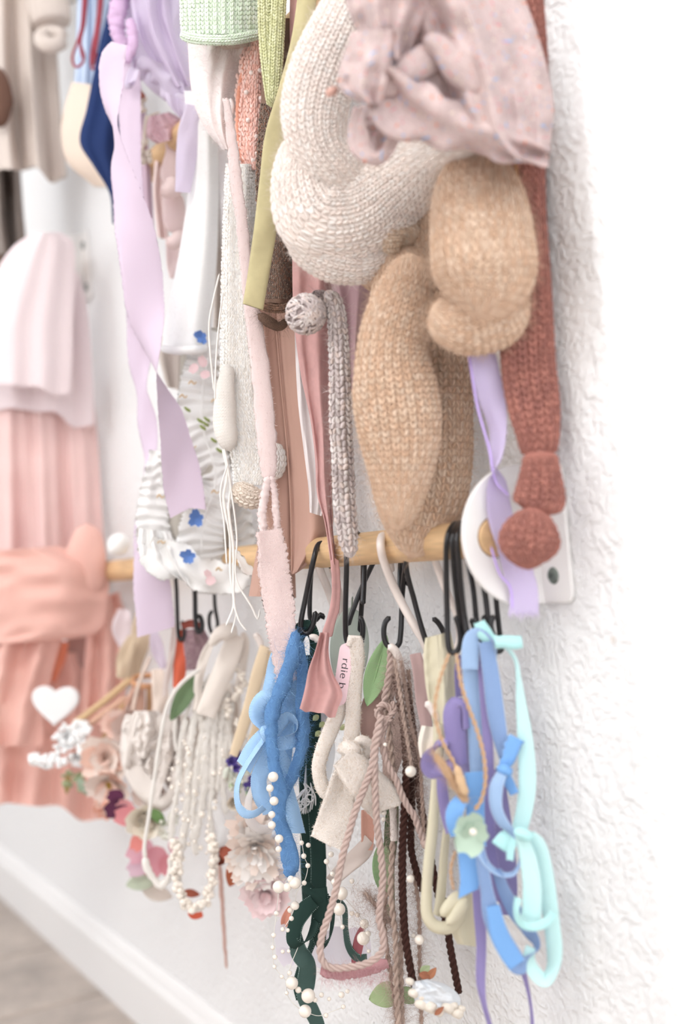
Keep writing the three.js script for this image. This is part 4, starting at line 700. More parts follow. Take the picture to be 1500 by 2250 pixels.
{
  const sl = M('#e3d6f4', { r: 0.75, tr: 0.35, bump: ['weave', 0.006, 0.0002] });
  const o = thing('organza_ribbon', 'pale violet sheer ribbon twisting down over the white bracket plate', 'ribbon', at(1055, 740, 0.925));
  part(o, 'ribbon', band([[1046, 700, 58, 0], [1056, 770, 60, 0], [1076, 860, 60, 10], [1093, 945, 58, 46], [1092, 1010, 56, 68], [1092, 1060, 58, 130], [1098, 1130, 60, 158], [1116, 1195, 62, 150], [1136, 1250, 64, 168], [1150, 1300, 62, 180], [1150, 1346, 64, 180]], 0.925, { step: 5, m: 10, fray: 0.0008, wr: 0.0012, curl: 0.05, zig: 0.004 }), sl);
  part(o, 'rolled_edge', tube([[1030, 780, 3], [1048, 890, 3], [1074, 985, 3], [1090, 1060, 3], [1120, 1090, 3]], 0.921, { seg: 8 }), M('#c5abec', { r: 0.7 }));
  part(o, 'rolled_edge', tube([[1078, 1200, 2.5], [1098, 1262, 3], [1120, 1290, 3], [1126, 1340, 2.5]], 0.915, { seg: 8 }), M('#c4a8ec', { r: 0.7 }));
  const e = new Soup(); for (let k = 0; k < 150; k++) e.hair(at(rr(1116, 1182), rr(1340, 1352), 0.925), V(rr(-0.4, 0.4), -1, rr(-0.3, 0.3)).normalize(), rr(0.003, 0.007), 0.00025, 0.4, null);
  stuff(part(o, 'frayed_end', e.geo, M('#e3d3f3')));
}
{ // ---------------------------------------------------------------- white and cream pieces
  const w = M('#fffefd', { bump: ['nap', 0.03, 0.002], sheen: 0.4, sc: '#ffffff' });
  const o = thing('knit_trousers', 'soft white fuzzy knit trouser leg right of the lavender ribbon', 'trousers', at(430, 280, 1.42));
  const g = cloth([[404, 200, 480, 200], [416, 320, 478, 320], [412, 430, 480, 430], [396, 540, 477, 540], [374, 650, 470, 650], [354, 762, 458, 766]], 1.365, { bulge: 0.03, folds: [[0.004, 1.5, 0.4]], th: 0.005, nu: 30, back: 0.01, open: true });
  part(o, 'leg', g, w); stuff(part(o, 'fuzz', fuzz(g.front, 2600, 0.007, 0.0002, { colors: ['#fbf9f8'] }), hairMat));
  part(o, 'cuff', tube([[352, 764, 8, -0.004], [380, 770, 9, -0.02], [410, 770, 9, -0.03], [440, 768, 9, -0.02], [458, 764, 7, -0.004]], 1.355, { seg: 12, lump: 0.1 }), w);
  solo('linen_cloth', 'grey beige linen strip between white knit leg and cream lace garment', 'cloth', cloth([[468, 250, 512, 250], [470, 420, 506, 420], [470, 600, 500, 600], [468, 740, 500, 740]], 1.46, { folds: [[0.004, 1.5, 0.4]], th: 0.001 }), M('#cfc3b8', { bump: ['weave', 0.01, 0.0005] }));
  solo('linen_cloth', 'beige linen patch under the white knit trouser leg', 'cloth', cloth([[344, 740, 410, 740], [350, 790, 404, 800], [366, 850, 398, 858]], 1.47, { folds: [[0.003, 1.5, 0.4]], th: 0.001 }), M('#d9cdc2', { bump: ['weave', 0.01, 0.0005] }));
  const ck = M('#f5eee6', { bump: ['knit', 0.012, 0.0014], sheen: 0.3, sc: '#fff' }), cc = ['#fdf9f4', '#f8f2ea', '#fffdfa'];
  const c = thing('knit_romper', 'cream eyelet knit garment with rolled edges behind the pale pink trim', 'romper', at(530, 360, 1.21));
  knitBody(c, 'body', cloth([[498, 360, 560, 360], [492, 480, 562, 480], [488, 600, 568, 600], [486, 760, 582, 760], [484, 880, 594, 880], [500, 960, 614, 960], [510, 1010, 620, 1010], [514, 1066, 604, 1066]], 1.215, { bulge: 0.02, folds: [[0.004, 1.6, 0.5]], th: 0.004, nu: 30, nv: 60 }), '#f7efe6', cc, 18, 90, [2000, 0.008, 0.0002], { front: true, mess: 0.5 });
  part(c, 'side_lobe', tube([[502, 800, 14], [494, 870, 22], [494, 930, 26], [502, 975, 20], [508, 992, 10]], 1.195, { lump: 0.12, seg: 18 }), ck);
  knitBody(c, 'rolled_edge', tube([[516, 1062, 16], [534, 1084, 24], [560, 1092, 24], [580, 1082, 14]], 1.195, { seg: 14 }), '#e4d2c0', ['#f0e2d3', '#eadaca'], 10, 10, [120, 0.007]);
  knitBody(c, 'edge_bulge', tube([[598, 972, 12], [608, 1000, 18], [606, 1030, 18], [596, 1056, 10]], 1.2, { seg: 14 }), '#e9ddd0', cc, 10, 8, [100, 0.007]);
  const ch = M('#fae4e1', { bump: ['terry', 0.01, 0.0016], sheen: 0.3, sc: '#fff' }), fc = ['#fae6e2', '#f6dcd8', '#fcefec'];
  const s = thing('chenille_trim', 'long pale pink chenille trim ending in a crocheted lace tail', 'trim', at(500, 225, 1.17));
  const s1 = tube([[496, 215, 7], [503, 262, 9], [512, 330, 12], [519, 400, 13], [530, 480, 13], [538, 560, 14], [548, 640, 15], [560, 720, 18], [570, 800, 20], [580, 900, 21], [588, 1000, 20], [592, 1056, 14]], 1.165, { seg: 14, fl: 0.4, lump: 0.16, lf: 1.2, step: 5 });
  part(s, 'upper_trim', s1, ch); stuff(part(s, 'pile', fuzz(s1.S, 3000, 0.003, 0.0003, { colors: fc }), hairMat));
  for (const q of [[[590, 1046, 9], [582, 1090, 9], [576, 1130, 9], [580, 1180, 10]], [[594, 1046, 8], [603, 1080, 7], [606, 1120, 8], [609, 1165, 8], [606, 1195, 8]]]) { const t = tube(q, 1.16, { seg: 12, lump: 0.35, lf: 2, step: 3 }); part(s, 'lace_strand', t, ch); stuff(part(s, 'pile', fuzz(t.S, 420, 0.003, 0.0003, { colors: fc }), hairMat)); }
  const tl = band([[590, 1165, 54, 0], [599, 1220, 64, 0], [604, 1270, 68, 4], [612, 1330, 68, 8], [619, 1390, 62, 10], [624, 1440, 54, 14], [629, 1496, 46, 16]], 1.155, { fray: 0.003, th: 0.0022, m: 10, wr: 0.002, step: 4 });
  part(s, 'lace_tail', tl, M('#f9e0dc', { bump: ['terry', 0.014, 0.003] })); stuff(part(s, 'pile', fuzz(tl.S, 3000, 0.003, 0.0003, { colors: fc }), hairMat));
  const th = M('#f5f0ea', { r: 0.9 });
  const y = thing('loose_threads', 'bundle of loose white threads and frayed strips dangling from the cream garment', 'thread', at(495, 600, 1.185));
  for (const q of [[[482, 600, 2], [468, 660, 2], [459, 712, 2], [462, 780, 2], [470, 860, 2]], [[490, 640, 2], [480, 720, 2], [474, 800, 2], [472, 880, 2]], [[489, 985, 3], [499, 1040, 3], [491, 1095, 3], [505, 1180, 3], [506, 1260, 3], [513, 1330, 3], [496, 1376, 2.5]], [[492, 985, 2.5], [506, 1060, 2.5], [502, 1120, 3], [512, 1200, 3], [514, 1322, 3], [526, 1366, 2.5], [542, 1386, 2.5]], [[496, 1000, 2], [508, 1080, 2], [520, 1180, 2], [519, 1272, 2], [553, 1334, 2.5], [566, 1360, 2.5], [571, 1338, 2]], [[500, 1020, 2], [484, 1080, 2], [492, 1150, 2], [498, 1240, 2]], [[514, 1330, 2], [518, 1350, 2], [508, 1392, 2]]]) part(y, 'thread', tube(q, 1.185 + rr(-0.01, 0.01), { seg: 7, step: 6, lump: 0.2 }), th);
  part(y, 'frayed_strip', band([[512, 1205, 10, 30], [530, 1230, 16, 10], [545, 1255, 22, 0], [560, 1262, 6, 20]], 1.22, { fray: 0.003, wr: 0.002 }), th);
}
{ // ---------------------------------------------------------------- white organza ruffle romper
  const org = M('#fffdfb', { tr: 0.1, r: 0.95, bump: ['weave', 0.008, 0.0006] }), base = M('#bcb4a8', { bump: ['knit', 0.016, 0.001] });
  const o = thing('ruffle_romper', 'white gathered organza ruffle romper with blue felt flowers on grey knit', 'romper', at(440, 740, 1.37));
  part(o, 'knit_base', cloth([[400, 720, 520, 720], [392, 860, 520, 860], [380, 980, 512, 980], [366, 1080, 508, 1080], [362, 1160, 506, 1160], [388, 1232, 500, 1232]], 1.385, { bulge: 0.02, folds: [[0.004, 1.6, 0.2]], th: 0.003 }), base);
  const strip = (p, Z, f, a) => part(o, 'ruffle_strip', band(p, Z + 0.012, { gath: [a ?? 0.0026, f], wr: 0.003, wf: 3, wv: 50, m: 16, step: 2.2, fray: 0.004, th: 0.0006 }), org);
  strip([[478, 730, 80, 10], [462, 770, 84, 0], [446, 830, 92, 0], [440, 890, 96, 4], [448, 950, 90, 10], [464, 1005, 76, 14], [478, 1050, 66, 10], [468, 1095, 84, 0], [446, 1150, 96, 0], [440, 1205, 104, 0], [456, 1255, 110, 0]], 1.35, 560);
  strip([[344, 990, 30, 20], [338, 1050, 44, 0], [336, 1110, 66, 0], [336, 1165, 72, 0], [345, 1205, 84, 0]], 1.36, 520);
  part(o, 'hem_frill', band([[322, 1205, 60, 0], [350, 1222, 80, 10], [392, 1240, 84, 30], [430, 1258, 80, 20], [470, 1270, 74, 10], [520, 1272, 60, 0], [550, 1268, 30, 0]], 1.335, { ruf: [0.007, 130], wr: 0.006, wf: 2, wv: 40, m: 14, step: 3, fray: 0.003, th: 0.0006 }), org);
  part(o, 'hem_frill', cloth([[306, 1160, 372, 1170], [304, 1200, 384, 1196], [318, 1248, 396, 1230], [370, 1258, 420, 1290]], 1.34, { folds: [[0.006, 2.6, 0.4, 0.2]], wr: 0.004, th: 0.0006 }), org);
  part(o, 'side_frill', band([[520, 1100, 40, 30], [530, 1150, 50, 20], [540, 1200, 44, 20], [536, 1240, 40, 10]], 1.39, { gath: [0.003, 480], m: 10, step: 2.5, fray: 0.003 }), org);
  part(o, 'stitch_line', tube([[462, 770, 1.6], [446, 850, 1.6], [444, 930, 1.6], [466, 1010, 1.6], [474, 1060, 1.6], [446, 1150, 1.6], [442, 1220, 1.6]], 1.343, { seg: 6 }), M('#fbf9f7'));
  const blue = M('#4f7cc4', { r: 0.9, bump: ['nap', 0.01, 0.0004] }), pk = M('#f4d3d6', { r: 0.9, tr: 0.2 }), gr = M('#8d9a4e', { r: 1 });
  const petal = petalGeo();
  for (const [x, y, r] of [[442, 742, 20], [432, 1138, 21], [414, 1222, 20]]) { const f = new THREE.Group(); f.name = 'felt_flower'; f.position.copy(at(x, y, 1.325)).sub(o.position); o.add(f); for (let k = 0; k < 5; k++) { const m = new THREE.Mesh(petal, blue); m.name = 'petal'; m.scale.setScalar(mm(r, 1.33) * rr(0.8, 1.15)); orient(m, k / 5 * 6.28 + rr(-0.3, 0.3), 0.25 + rr(-0.2, 0.3)); f.add(m); } }
  for (const [x, y, r, a] of [[432, 800, 26, 2.6], [450, 806, 26, 0.4], [440, 824, 24, -1.5], [452, 1280, 26, -1.2], [462, 1268, 20, 0.6]]) { const m = new THREE.Mesh(petal, pk); m.name = 'pink_petal'; m.scale.setScalar(mm(r, 1.33)); m.position.copy(at(x, y, 1.325)).sub(o.position); orient(m, a, 0.2); o.add(m); }
  for (const [x, y] of [[440, 925], [452, 932], [446, 940], [455, 922], [470, 968], [482, 990], [412, 900]]) part(o, 'embroidered_sprig', tube([[x - 8, y - 6, 2.5], [x, y, 3.5], [x + 7, y + 5, 2.5]], 1.332, { seg: 7, lump: 0.3 }), gr);
  const gold = M('#d8b98a', { r: 1 });
  for (const [x, y] of [[470, 880], [420, 840], [350, 1090], [470, 1080], [420, 980], [352, 1190], [480, 1250], [400, 870]]) part(o, 'embroidered_sprig', tube([[x - 7, y + 5, 1.6], [x, y - 3, 2], [x + 6, y + 4, 1.6], [x + 12, y - 2, 1.5]], 1.333, { seg: 6 }), gold);
}
// ---------------------------------------------------------------- lower left: headbands with flowers (out of focus)
{
  const tan = M('#c99d72', { r: 0.8, bump: ['nap', 0.01, 0.0005] }), khaki = M('#cdb598', { r: 0.9, bump: ['crepe', 0.02, 0.001] }), mauveTan = M('#b98d78', { r: 0.9 });
  const o = thing('flower_headband', 'tan cord headband with coiled bow and white florets at the left', 'headband', at(300, 1400, 1.62));
  part(o, 'strap', band([[320, 1340, 40, 10], [308, 1400, 46, 20], [296, 1450, 40, 10], [290, 1490, 30, 20]], 1.64, { wr: 0.005, curl: 0.1 }), khaki);
  part(o, 'strap', band([[290, 1400, 26, 40], [270, 1450, 30, 20], [262, 1490, 24, 30]], 1.62, { wr: 0.004 }), khaki);
  const ring = []; for (let k = 0; k <= 14; k++) { const a = k / 14 * 12.6; ring.push([322 + 32 * Math.cos(a), 1496 + (13 - 2 * k / 14) * Math.sin(a), 6, -0.02 * Math.sin(a)]); }
  part(o, 'coil', tube(ring, 1.6, { seg: 10, step: 5 }), M('#c98f62', { r: 0.8, bump: ['nap', 0.01, 0.0005] }));
  part(o, 'cord', tube([[290, 1490, 8], [230, 1540, 8], [158, 1594, 8]], 1.6, { seg: 12 }), M('#cfab7e'));
  part(o, 'cord', tube([[280, 1530, 7], [230, 1566, 7], [172, 1608, 7]], 1.6, { seg: 12 }), M('#dcae93'));
  part(o, 'cord', tube([[276, 1540, 7], [246, 1590, 7], [222, 1636, 7]], 1.6, { seg: 12 }), tan);
  part(o, 'tail', band([[306, 1510, 26, 10], [300, 1556, 36, 20], [292, 1606, 34, 10]], 1.6, { wr: 0.003 }), mauveTan);
  part(o, 'tail', band([[330, 1510, 20, 30], [334, 1550, 26, 20], [326, 1580, 22, 40]], 1.605, { wr: 0.003 }), tan);
  flower(o, 'white_flower', 152, 1622, 1.62, 30, [M('#ffffff')], { n: 7, layers: 3, geo: P1, open: 0.5 }); flower(o, 'white_flower', 172, 1662, 1.6, 26, [M('#fffdfd')], { n: 7, layers: 3, open: 0.5, lx: 0.4 });
  florets(o, 'white_florets', [[154, 1628, 36, 40], [108, 1672, 38, 16], [186, 1654, 20, 26], [76, 1668, 12, 10], [176, 1600, 22, 16]], 1.59, 44, 6.5, M('#ffffff'));
  florets(o, 'green_sprigs', [[160, 1706, 26, 10], [188, 1732, 16, 12], [150, 1722, 10, 8]], 1.61, 14, 6, M('#a4ad80'));
  leaf(o, 'leaf', [170, 1710], [200, 1750], 22, 1.6, M('#a9bda3', { tr: 0.2 })); leaf(o, 'leaf', [150, 1700], [146, 1745], 16, 1.61, M('#b99a5a', { tr: 0.2 }));

  const pe = [M('#ffe2d4'), M('#fff0e6'), M('#fdd3c0')];
  const p = thing('flower_headband', 'headband of peach silk flowers with a yellow centre beside white florets', 'headband', at(240, 1640, 1.58));
  flower(p, 'peach_flower', 232, 1664, 1.59, 62, pe, { n: 8, layers: 4, open: 0.35, close: 0.3 }); flower(p, 'peach_flower', 270, 1640, 1.6, 50, pe, { n: 7, layers: 3, open: 0.4 });
  flower(p, 'peach_flower', 240, 1720, 1.56, 62, pe, { n: 7, layers: 2, open: 0.3, lx: 0.5, center: M('#c9a63e') });
  flower(p, 'coral_flower', 244, 1756, 1.57, 50, [M('#f5b49c', { tr: 0.25 }), pe[0]], { n: 7, layers: 2, open: 0.5, lx: 0.8 });
  part(p, 'band', tube([[252, 1620, 5], [272, 1560, 5], [300, 1500, 5]], 1.6, { seg: 8 }), M('#e3b49d'));

  const sat = M('#f5ebe4', { r: 0.55, bump: ['nap', 0.02, 0.0005], tr: 0.1 });
  const b = thing('satin_headband', 'ivory satin headband with soft folded bows in the left cluster', 'headband', at(330, 1560, 1.5));
  part(b, 'bow_loop', cloth([[296, 1562, 350, 1562], [280, 1600, 364, 1590], [274, 1640, 358, 1640], [286, 1662, 340, 1668]], 1.5, { bulge: 0.02, folds: [[0.007, 2, 1]], wr: 0.007, wf: 3, th: 0.001 }), sat);
  part(b, 'bow_loop', cloth([[266, 1612, 330, 1620], [264, 1660, 346, 1660], [276, 1706, 352, 1690], [300, 1716, 350, 1712]], 1.51, { bulge: 0.02, folds: [[0.007, 2.3, 0.4]], wr: 0.007, wf: 3, th: 0.001 }), sat);
  part(b, 'tail', band([[290, 1690, 40, 10], [320, 1735, 46, 20], [352, 1770, 40, 30], [376, 1752, 36, 40], [398, 1706, 34, 10], [408, 1660, 30, 10]], 1.48, { wr: 0.004, curl: 0.08 }), sat);
  part(b, 'bow_loop', tube([[330, 1596, 14], [366, 1590, 22], [380, 1620, 20], [360, 1640, 14]], 1.49, { lump: 0.25, seg: 18, fl: 0.6 }), sat);
  part(b, 'bow_loop', tube([[312, 1670, 16], [340, 1664, 24], [366, 1688, 20]], 1.5, { lump: 0.25, seg: 18, fl: 0.6 }), sat);

  for (const [x, y, w, h, p] of [[372, 1640, 74, 70, 0.3], [312, 1610, 90, 80, 1.2], [340, 1690, 100, 60, 2.2], [392, 1700, 70, 80, 0.8]]) part(b, 'crumpled_rosette', cloth([[x - w * 0.4, y - h / 2, x + w * 0.4, y - h / 2], [x - w / 2, y - h * 0.15, x + w / 2, y - h * 0.2], [x - w * 0.45, y + h * 0.2, x + w * 0.5, y + h * 0.15], [x - w * 0.3, y + h / 2, x + w * 0.35, y + h / 2]], 1.5 + 0.004 * p, { bulge: 0.022, folds: [[0.006, 2.2, p, 0, 3], [0.004, 4.3, p * 2]], wr: 0.01, wf: 4, wv: 4, sd: 3 + p, th: 0.001, nu: 50, nv: 40 }), sat);
  for (const q of [[[384, 1560, 12], [376, 1620, 16], [360, 1690, 14], [340, 1760, 10]], [[404, 1570, 10], [402, 1640, 13], [388, 1720, 12]], [[300, 1566, 10], [284, 1620, 13], [276, 1680, 10]]]) part(b, 'narrow_tail', band(q.map((p) => [p[0], p[1], p[2] * 1.4, 15]), 1.48, { wr: 0.003, curl: 0.1 }), sat);
  const bl = thing('flower_headband', 'blush cotton flower headband under the tan coiled cord', 'headband', at(290, 1560, 1.54));
  flower(bl, 'blush_flower', 296, 1596, 1.54, 58, [M('#fbe9e0'), M('#f8ddd2'), M('#fdf2ea')], { n: 8, layers: 3, open: 0.35, geo: P3, lx: 0.2 }); flower(bl, 'blush_flower', 262, 1590, 1.56, 44, [M('#fbe3d8'), M('#f9d5c6')], { n: 7, layers: 3, open: 0.4 });
  flower(bl, 'blush_flower', 330, 1740, 1.52, 46, [M('#fdf1ea'), M('#f8e2d8')], { n: 7, layers: 3, open: 0.4, geo: P3 }); flower(bl, 'blush_flower', 396, 1600, 1.5, 44, [M('#f8efe8'), M('#f3e5da')], { n: 7, layers: 3, open: 0.4, geo: P3 });
  part(bl, 'band', tube([[330, 1740, 4], [310, 1680, 4], [290, 1600, 4], [300, 1520, 4], [330, 1440, 4]], 1.56, { seg: 8 }), M('#e9d3c3'));
  part(bl, 'ribbon_tail', band([[346, 1470, 30, 20], [352, 1530, 36, 10], [344, 1590, 30, 20]], 1.53, { wr: 0.004, curl: 0.1 }), M('#ecd9cb'));
  const lv = M('#ecdfee', { r: 0.6, tr: 0.3 });
  solo('sheer_ribbon', 'whitish pink sheer ribbon scrap beside the peach tulle bow', 'ribbon', band([[274, 1340, 30, 20], [268, 1380, 44, 10], [284, 1436, 34, 20]], 1.66, { wr: 0.005 }), M('#f7e9ec', { tr: 0.3 }));
  solo('sheer_ribbon', 'pale lavender ribbon scrap under the long lavender ribbon end', 'ribbon', band([[338, 1385, 20, 30], [344, 1420, 28, 10], [358, 1470, 18, 30]], 1.55, { wr: 0.003 }), lv);
  solo('sheer_ribbon', 'thin beige sheer ribbon hanging left of the orange satin ribbon', 'ribbon', band([[384, 1372, 12, 20], [378, 1430, 14, 30], [366, 1490, 16, 20], [360, 1530, 10, 30]], 1.47, { wr: 0.002 }), M('#e7d8d2', { tr: 0.35 }));
  solo('satin_ribbon', 'bright orange satin ribbon hanging beside the mauve knit square', 'ribbon', band([[402, 1384, 22, 10], [396, 1430, 28, 20], [392, 1480, 30, 20], [386, 1512, 22, 30]], 1.47, { wr: 0.003 }), M('#dd5318', { r: 0.5 }));
  solo('satin_ribbon', 'rust ribbon folded over the blurred black hooks', 'ribbon', band([[400, 1376, 16, 20], [420, 1370, 18, 10], [442, 1378, 16, 20]], 1.44, { wr: 0.002 }), M('#9a3a28', { r: 0.6 }));
  const mk = thing('knit_square', 'small mauve knitted square hanging under the blurred black hooks', 'knitwear', at(430, 1382, 1.46));
  knitBody(mk, 'body', cloth([[400, 1384, 448, 1382], [404, 1420, 460, 1408], [408, 1450, 460, 1440], [408, 1474, 440, 1470]], 1.465, { bulge: 0.008, th: 0.004, wr: 0.003 }), '#a37d86', ['#b8939b', '#ab868e', '#c4a3a9'], 9, 14, null, { front: true });
}
{
  const cj = M('#ece0d6', { r: 0.8, bump: ['nap', 0.012, 0.0005] }), cw = M('#f3ede6', { r: 0.9, bump: ['terry', 0.01, 0.001] });
  const o = thing('jersey_headband', 'ivory jersey headband knotted at the top with a wide hanging tail', 'headband', at(492, 1385, 1.4));
  part(o, 'strap', band([[520, 1395, 40, 20], [508, 1430, 46, 10], [488, 1480, 46, 4], [466, 1530, 44, 0], [452, 1572, 44, 0]], 1.4, { th: 0.003, wr: 0.002, curl: 0.08, m: 8 }), cj);
  part(o, 'knot', tube([[462, 1420, 8], [478, 1396, 15], [500, 1386, 18], [522, 1392, 14]], 1.385, { lump: 0.25, seg: 16 }), cj);
  part(o, 'strap', band([[470, 1400, 16, 30], [450, 1440, 20, 20], [436, 1490, 20, 10], [432, 1560, 18, 10]], 1.41, { wr: 0.003 }), cj);
  part(o, 'strap', band([[534, 1390, 14, 20], [540, 1410, 16, 10], [530, 1470, 20, 20], [516, 1540, 22, 10]], 1.42, { wr: 0.003 }), cj);
  const gl = M('#7d9a6c', { tr: 0.3, r: 0.7 });
  const l = thing('leaf_headband', 'thin ivory cord headband with one green silk leaf', 'headband', at(400, 1500, 1.43));
  leaf(l, 'leaf', [434, 1478], [374, 1584], 38, 1.42, gl, { rib: M('#6d8a5e') });
  part(l, 'cord', tube([[440, 1470, 4], [400, 1500, 4.5], [372, 1540, 4.5], [356, 1600, 4.5], [342, 1690, 4.5], [326, 1800, 4.5], [317, 1860, 4.5], [319, 1888, 6]], 1.4, { seg: 9 }), cw);
  part(l, 'knotted_loop', tube([[318, 1880, 7], [322, 1905, 9], [336, 1930, 7], [352, 1946, 9], [366, 1934, 7], [374, 1910, 6], [372, 1880, 5]], 1.4, { seg: 12, lump: 0.25, lf: 1.4 }), cw);
  part(l, 'cord', tube([[392, 1540, 4], [384, 1600, 4], [388, 1650, 3], [400, 1600, 3], [420, 1540, 4]], 1.42, { seg: 8 }), cw);

  const tr = thing('lace_headband', 'bunch of ivory crochet lace headbands with pearl beads at the left centre', 'headband', at(430, 1560, 1.42));
  const lace = (q, r) => { const t = tube(q.map((p) => [p[0], p[1], r, p[2] || 0]), 1.42, { seg: 12, lump: 0.45, lf: 0.9, step: 4, fl: 0.6 }); const b = part(tr, 'crochet_trim', t, cw); stuff(part(b, 'loops', fuzz(t.S, 300, 0.004, 0.0005, { colors: ['#f8f2ea', '#eee4d8'], up: 1, curl: 0.8 }), hairMat)); };
  lace([[466, 1480], [440, 1540], [424, 1600], [414, 1680], [412, 1760], [404, 1830], [392, 1900], [390, 1950]], 8);
  lace([[484, 1500], [466, 1570], [452, 1640], [450, 1720], [440, 1790], [424, 1850]], 9);
  lace([[500, 1520], [488, 1600], [484, 1680], [478, 1740]], 7);
  lace([[452, 1580], [436, 1660], [428, 1740], [424, 1810], [430, 1880]], 7);
  lace([[512, 1540], [496, 1640], [490, 1720], [496, 1790]], 6);
  lace([[476, 1560], [470, 1640], [466, 1720], [462, 1800], [466, 1860]], 7); lace([[410, 1580], [396, 1640], [392, 1720], [380, 1790], [374, 1850]], 6); lace([[440, 1560], [448, 1650], [440, 1730]], 6); lace([[500, 1580], [510, 1660], [508, 1740]], 6);
  part(tr, 'jersey_strip', band([[456, 1500, 24, 10], [438, 1580, 26, 20], [420, 1660, 24, 10], [404, 1740, 20, 30]], 1.435, { wr: 0.003 }), cj); part(tr, 'jersey_strip', band([[500, 1500, 26, 20], [484, 1600, 28, 10], [474, 1700, 24, 20], [464, 1780, 16, 30]], 1.44, { wr: 0.003 }), cj); part(tr, 'jersey_strip', band([[520, 1520, 22, 20], [512, 1620, 26, 10], [500, 1720, 24, 20]], 1.445, { wr: 0.003 }), M('#e3d3c6', { r: 0.9 }));
  const lo = []; for (let k = 0; k <= 10; k++) { const a = -0.5 + k / 10 * 4.0; lo.push([428 + 42 * Math.cos(a), 1890 + 108 * Math.sin(a) * (Math.sin(a) > 0 ? 1 : 1.2)]); }
  const sp = spline(lo, 60), lt = tube(lo.map((p) => [p[0], p[1], 8]), 1.385, { seg: 12, lump: 0.3, step: 4 }); part(tr, 'beaded_loop', lt, cw);
  for (let k = 2; k < 60; k++) for (let q = 0; q < 2; q++) pearl(tr, sp[k][0] + rr(-9, 9), sp[k][1] + rr(-7, 7), 1.375 + rr(-0.004, 0.004), rr(3.5, 8.5), 'bead');
  for (const [x, y, r] of [[412, 1740, 6], [432, 1745, 5], [444, 1790, 7], [404, 1800, 6], [384, 1896, 6], [396, 1860, 6], [420, 1700, 5], [380, 1690, 5], [372, 1712, 5], [378, 1730, 6], [470, 1700, 6], [486, 1690, 5], [492, 1660, 6], [388, 1780, 5]]) pearl(tr, x, y, 1.39, r, 'bead');
  part(tr, 'sheer_loop', band([[470, 1760, 18, 40], [484, 1810, 22, 30], [484, 1860, 22, 40], [468, 1905, 20, 50], [452, 1930, 16, 60]], 1.4, { wr: 0.002, curl: 0.1 }), M('#f7f5f5', { r: 0.6, tr: 0.25 }));
  for (let k = 0; k < 34; k++) { const t = rnd(); pearl(tr, 405 + rr(-22, 90) * (1 - 0.4 * t), 1620 + 280 * t, 1.385 + rr(-0.004, 0.004), rr(3, 6), 'bead'); }
  solo('cotton_puff', 'white gathered cotton puff beside the peach tulle above the low rod', 'puff', tube([[240, 1216, 14], [262, 1196, 26], [286, 1192, 18]], 1.66, { lump: 0.2, seg: 18 }), M('#fffdfb'));
  const rh = thing('beaded_strand', 'sparkling strand of small pearls and crystals above the tan velvet bands', 'strand', at(512, 1460, 1.41));
  for (let k = 0; k < 46; k++) { const t = k / 46; pearl(rh, 516 + 18 * Math.sin(t * 9) + rr(-8, 8), 1462 + 175 * t, 1.41 + rr(-0.006, 0.006), rr(3, 7.5), 'bead'); }
  string(rh, [[520, 1455], [510, 1500], [526, 1560], [518, 1640]], 1.412, 1.5, M('#e5ddd5'));
  const tv = M('#dfc7a6', { r: 0.85, sheen: 0.4, bump: ['nap', 0.012, 0.0005] });
  const v = thing('velvet_headband', 'pale tan velvet headband left of the light blue bow', 'headband', at(570, 1430, 1.34));
  part(v, 'strap', band([[582, 1420, 24, 30], [566, 1480, 28, 10], [548, 1550, 26, 10], [526, 1620, 24, 10], [512, 1660, 20, 20]], 1.34, { th: 0.002, curl: 0.1 }), tv);
  part(v, 'strap', band([[592, 1430, 20, 20], [588, 1520, 24, 20], [566, 1600, 26, 10], [546, 1660, 22, 20]], 1.36, { th: 0.002, curl: 0.1 }), tv);
  part(v, 'strap', band([[572, 1446, 18, 30], [556, 1500, 20, 40], [548, 1560, 16, 30]], 1.35, { th: 0.002 }), M('#e8d6c3', { r: 0.8 }));

  const pur = [M('#5a3fa8', { r: 0.8, tr: 0.2 }), M('#6a52ba', { r: 0.8, tr: 0.2 }), M('#47308c', { r: 0.8, tr: 0.2 })], cream = [M('#f8efdf', { tr: 0.1 }), M('#f5e7d5', { tr: 0.1 })];
  const f = thing('flower_headband', 'headband of deep purple lavender flowers and baby breath left of the blue bow', 'headband', at(520, 1640, 1.36));
  for (const [x, y, r] of [[514, 1648, 17], [526, 1664, 16], [508, 1672, 15], [518, 1688, 13], [556, 1706, 18], [548, 1726, 15], [566, 1752, 14], [560, 1772, 13]]) flower(f, 'purple_flower', x, y, 1.36, r, pur, { n: 5, layers: 2, open: 0.4, lx: rr(-0.4, 0.4), ly: rr(-0.4, 0.4) });
  florets(f, 'baby_breath', [[514, 1716, 20, 22], [500, 1700, 10, 12], [540, 1690, 12, 12]], 1.36, 26, 4.5, M('#eef0e2', { tr: 0.2 }));
  florets(f, 'green_sprigs', [[520, 1730, 16, 14], [548, 1742, 12, 10]], 1.365, 10, 5, M('#b7c49c'));
  flower(f, 'cream_rose', 514, 1762, 1.36, 24, cream, { n: 6, layers: 3, geo: P3, open: 0.6 });
  leaf(f, 'leaf', [540, 1720], [560, 1760], 20, 1.365, M('#a5c5a0', { tr: 0.2 }));

  const rose = [M('#f2aeb2', { tr: 0.25 }), M('#ef9a9e', { tr: 0.25 }), M('#f6c9cc', { tr: 0.25 })];
  const h = thing('flower_headband', 'large silk flower headband with plum, pink and coral petals at lower left', 'headband', at(300, 1760, 1.52));
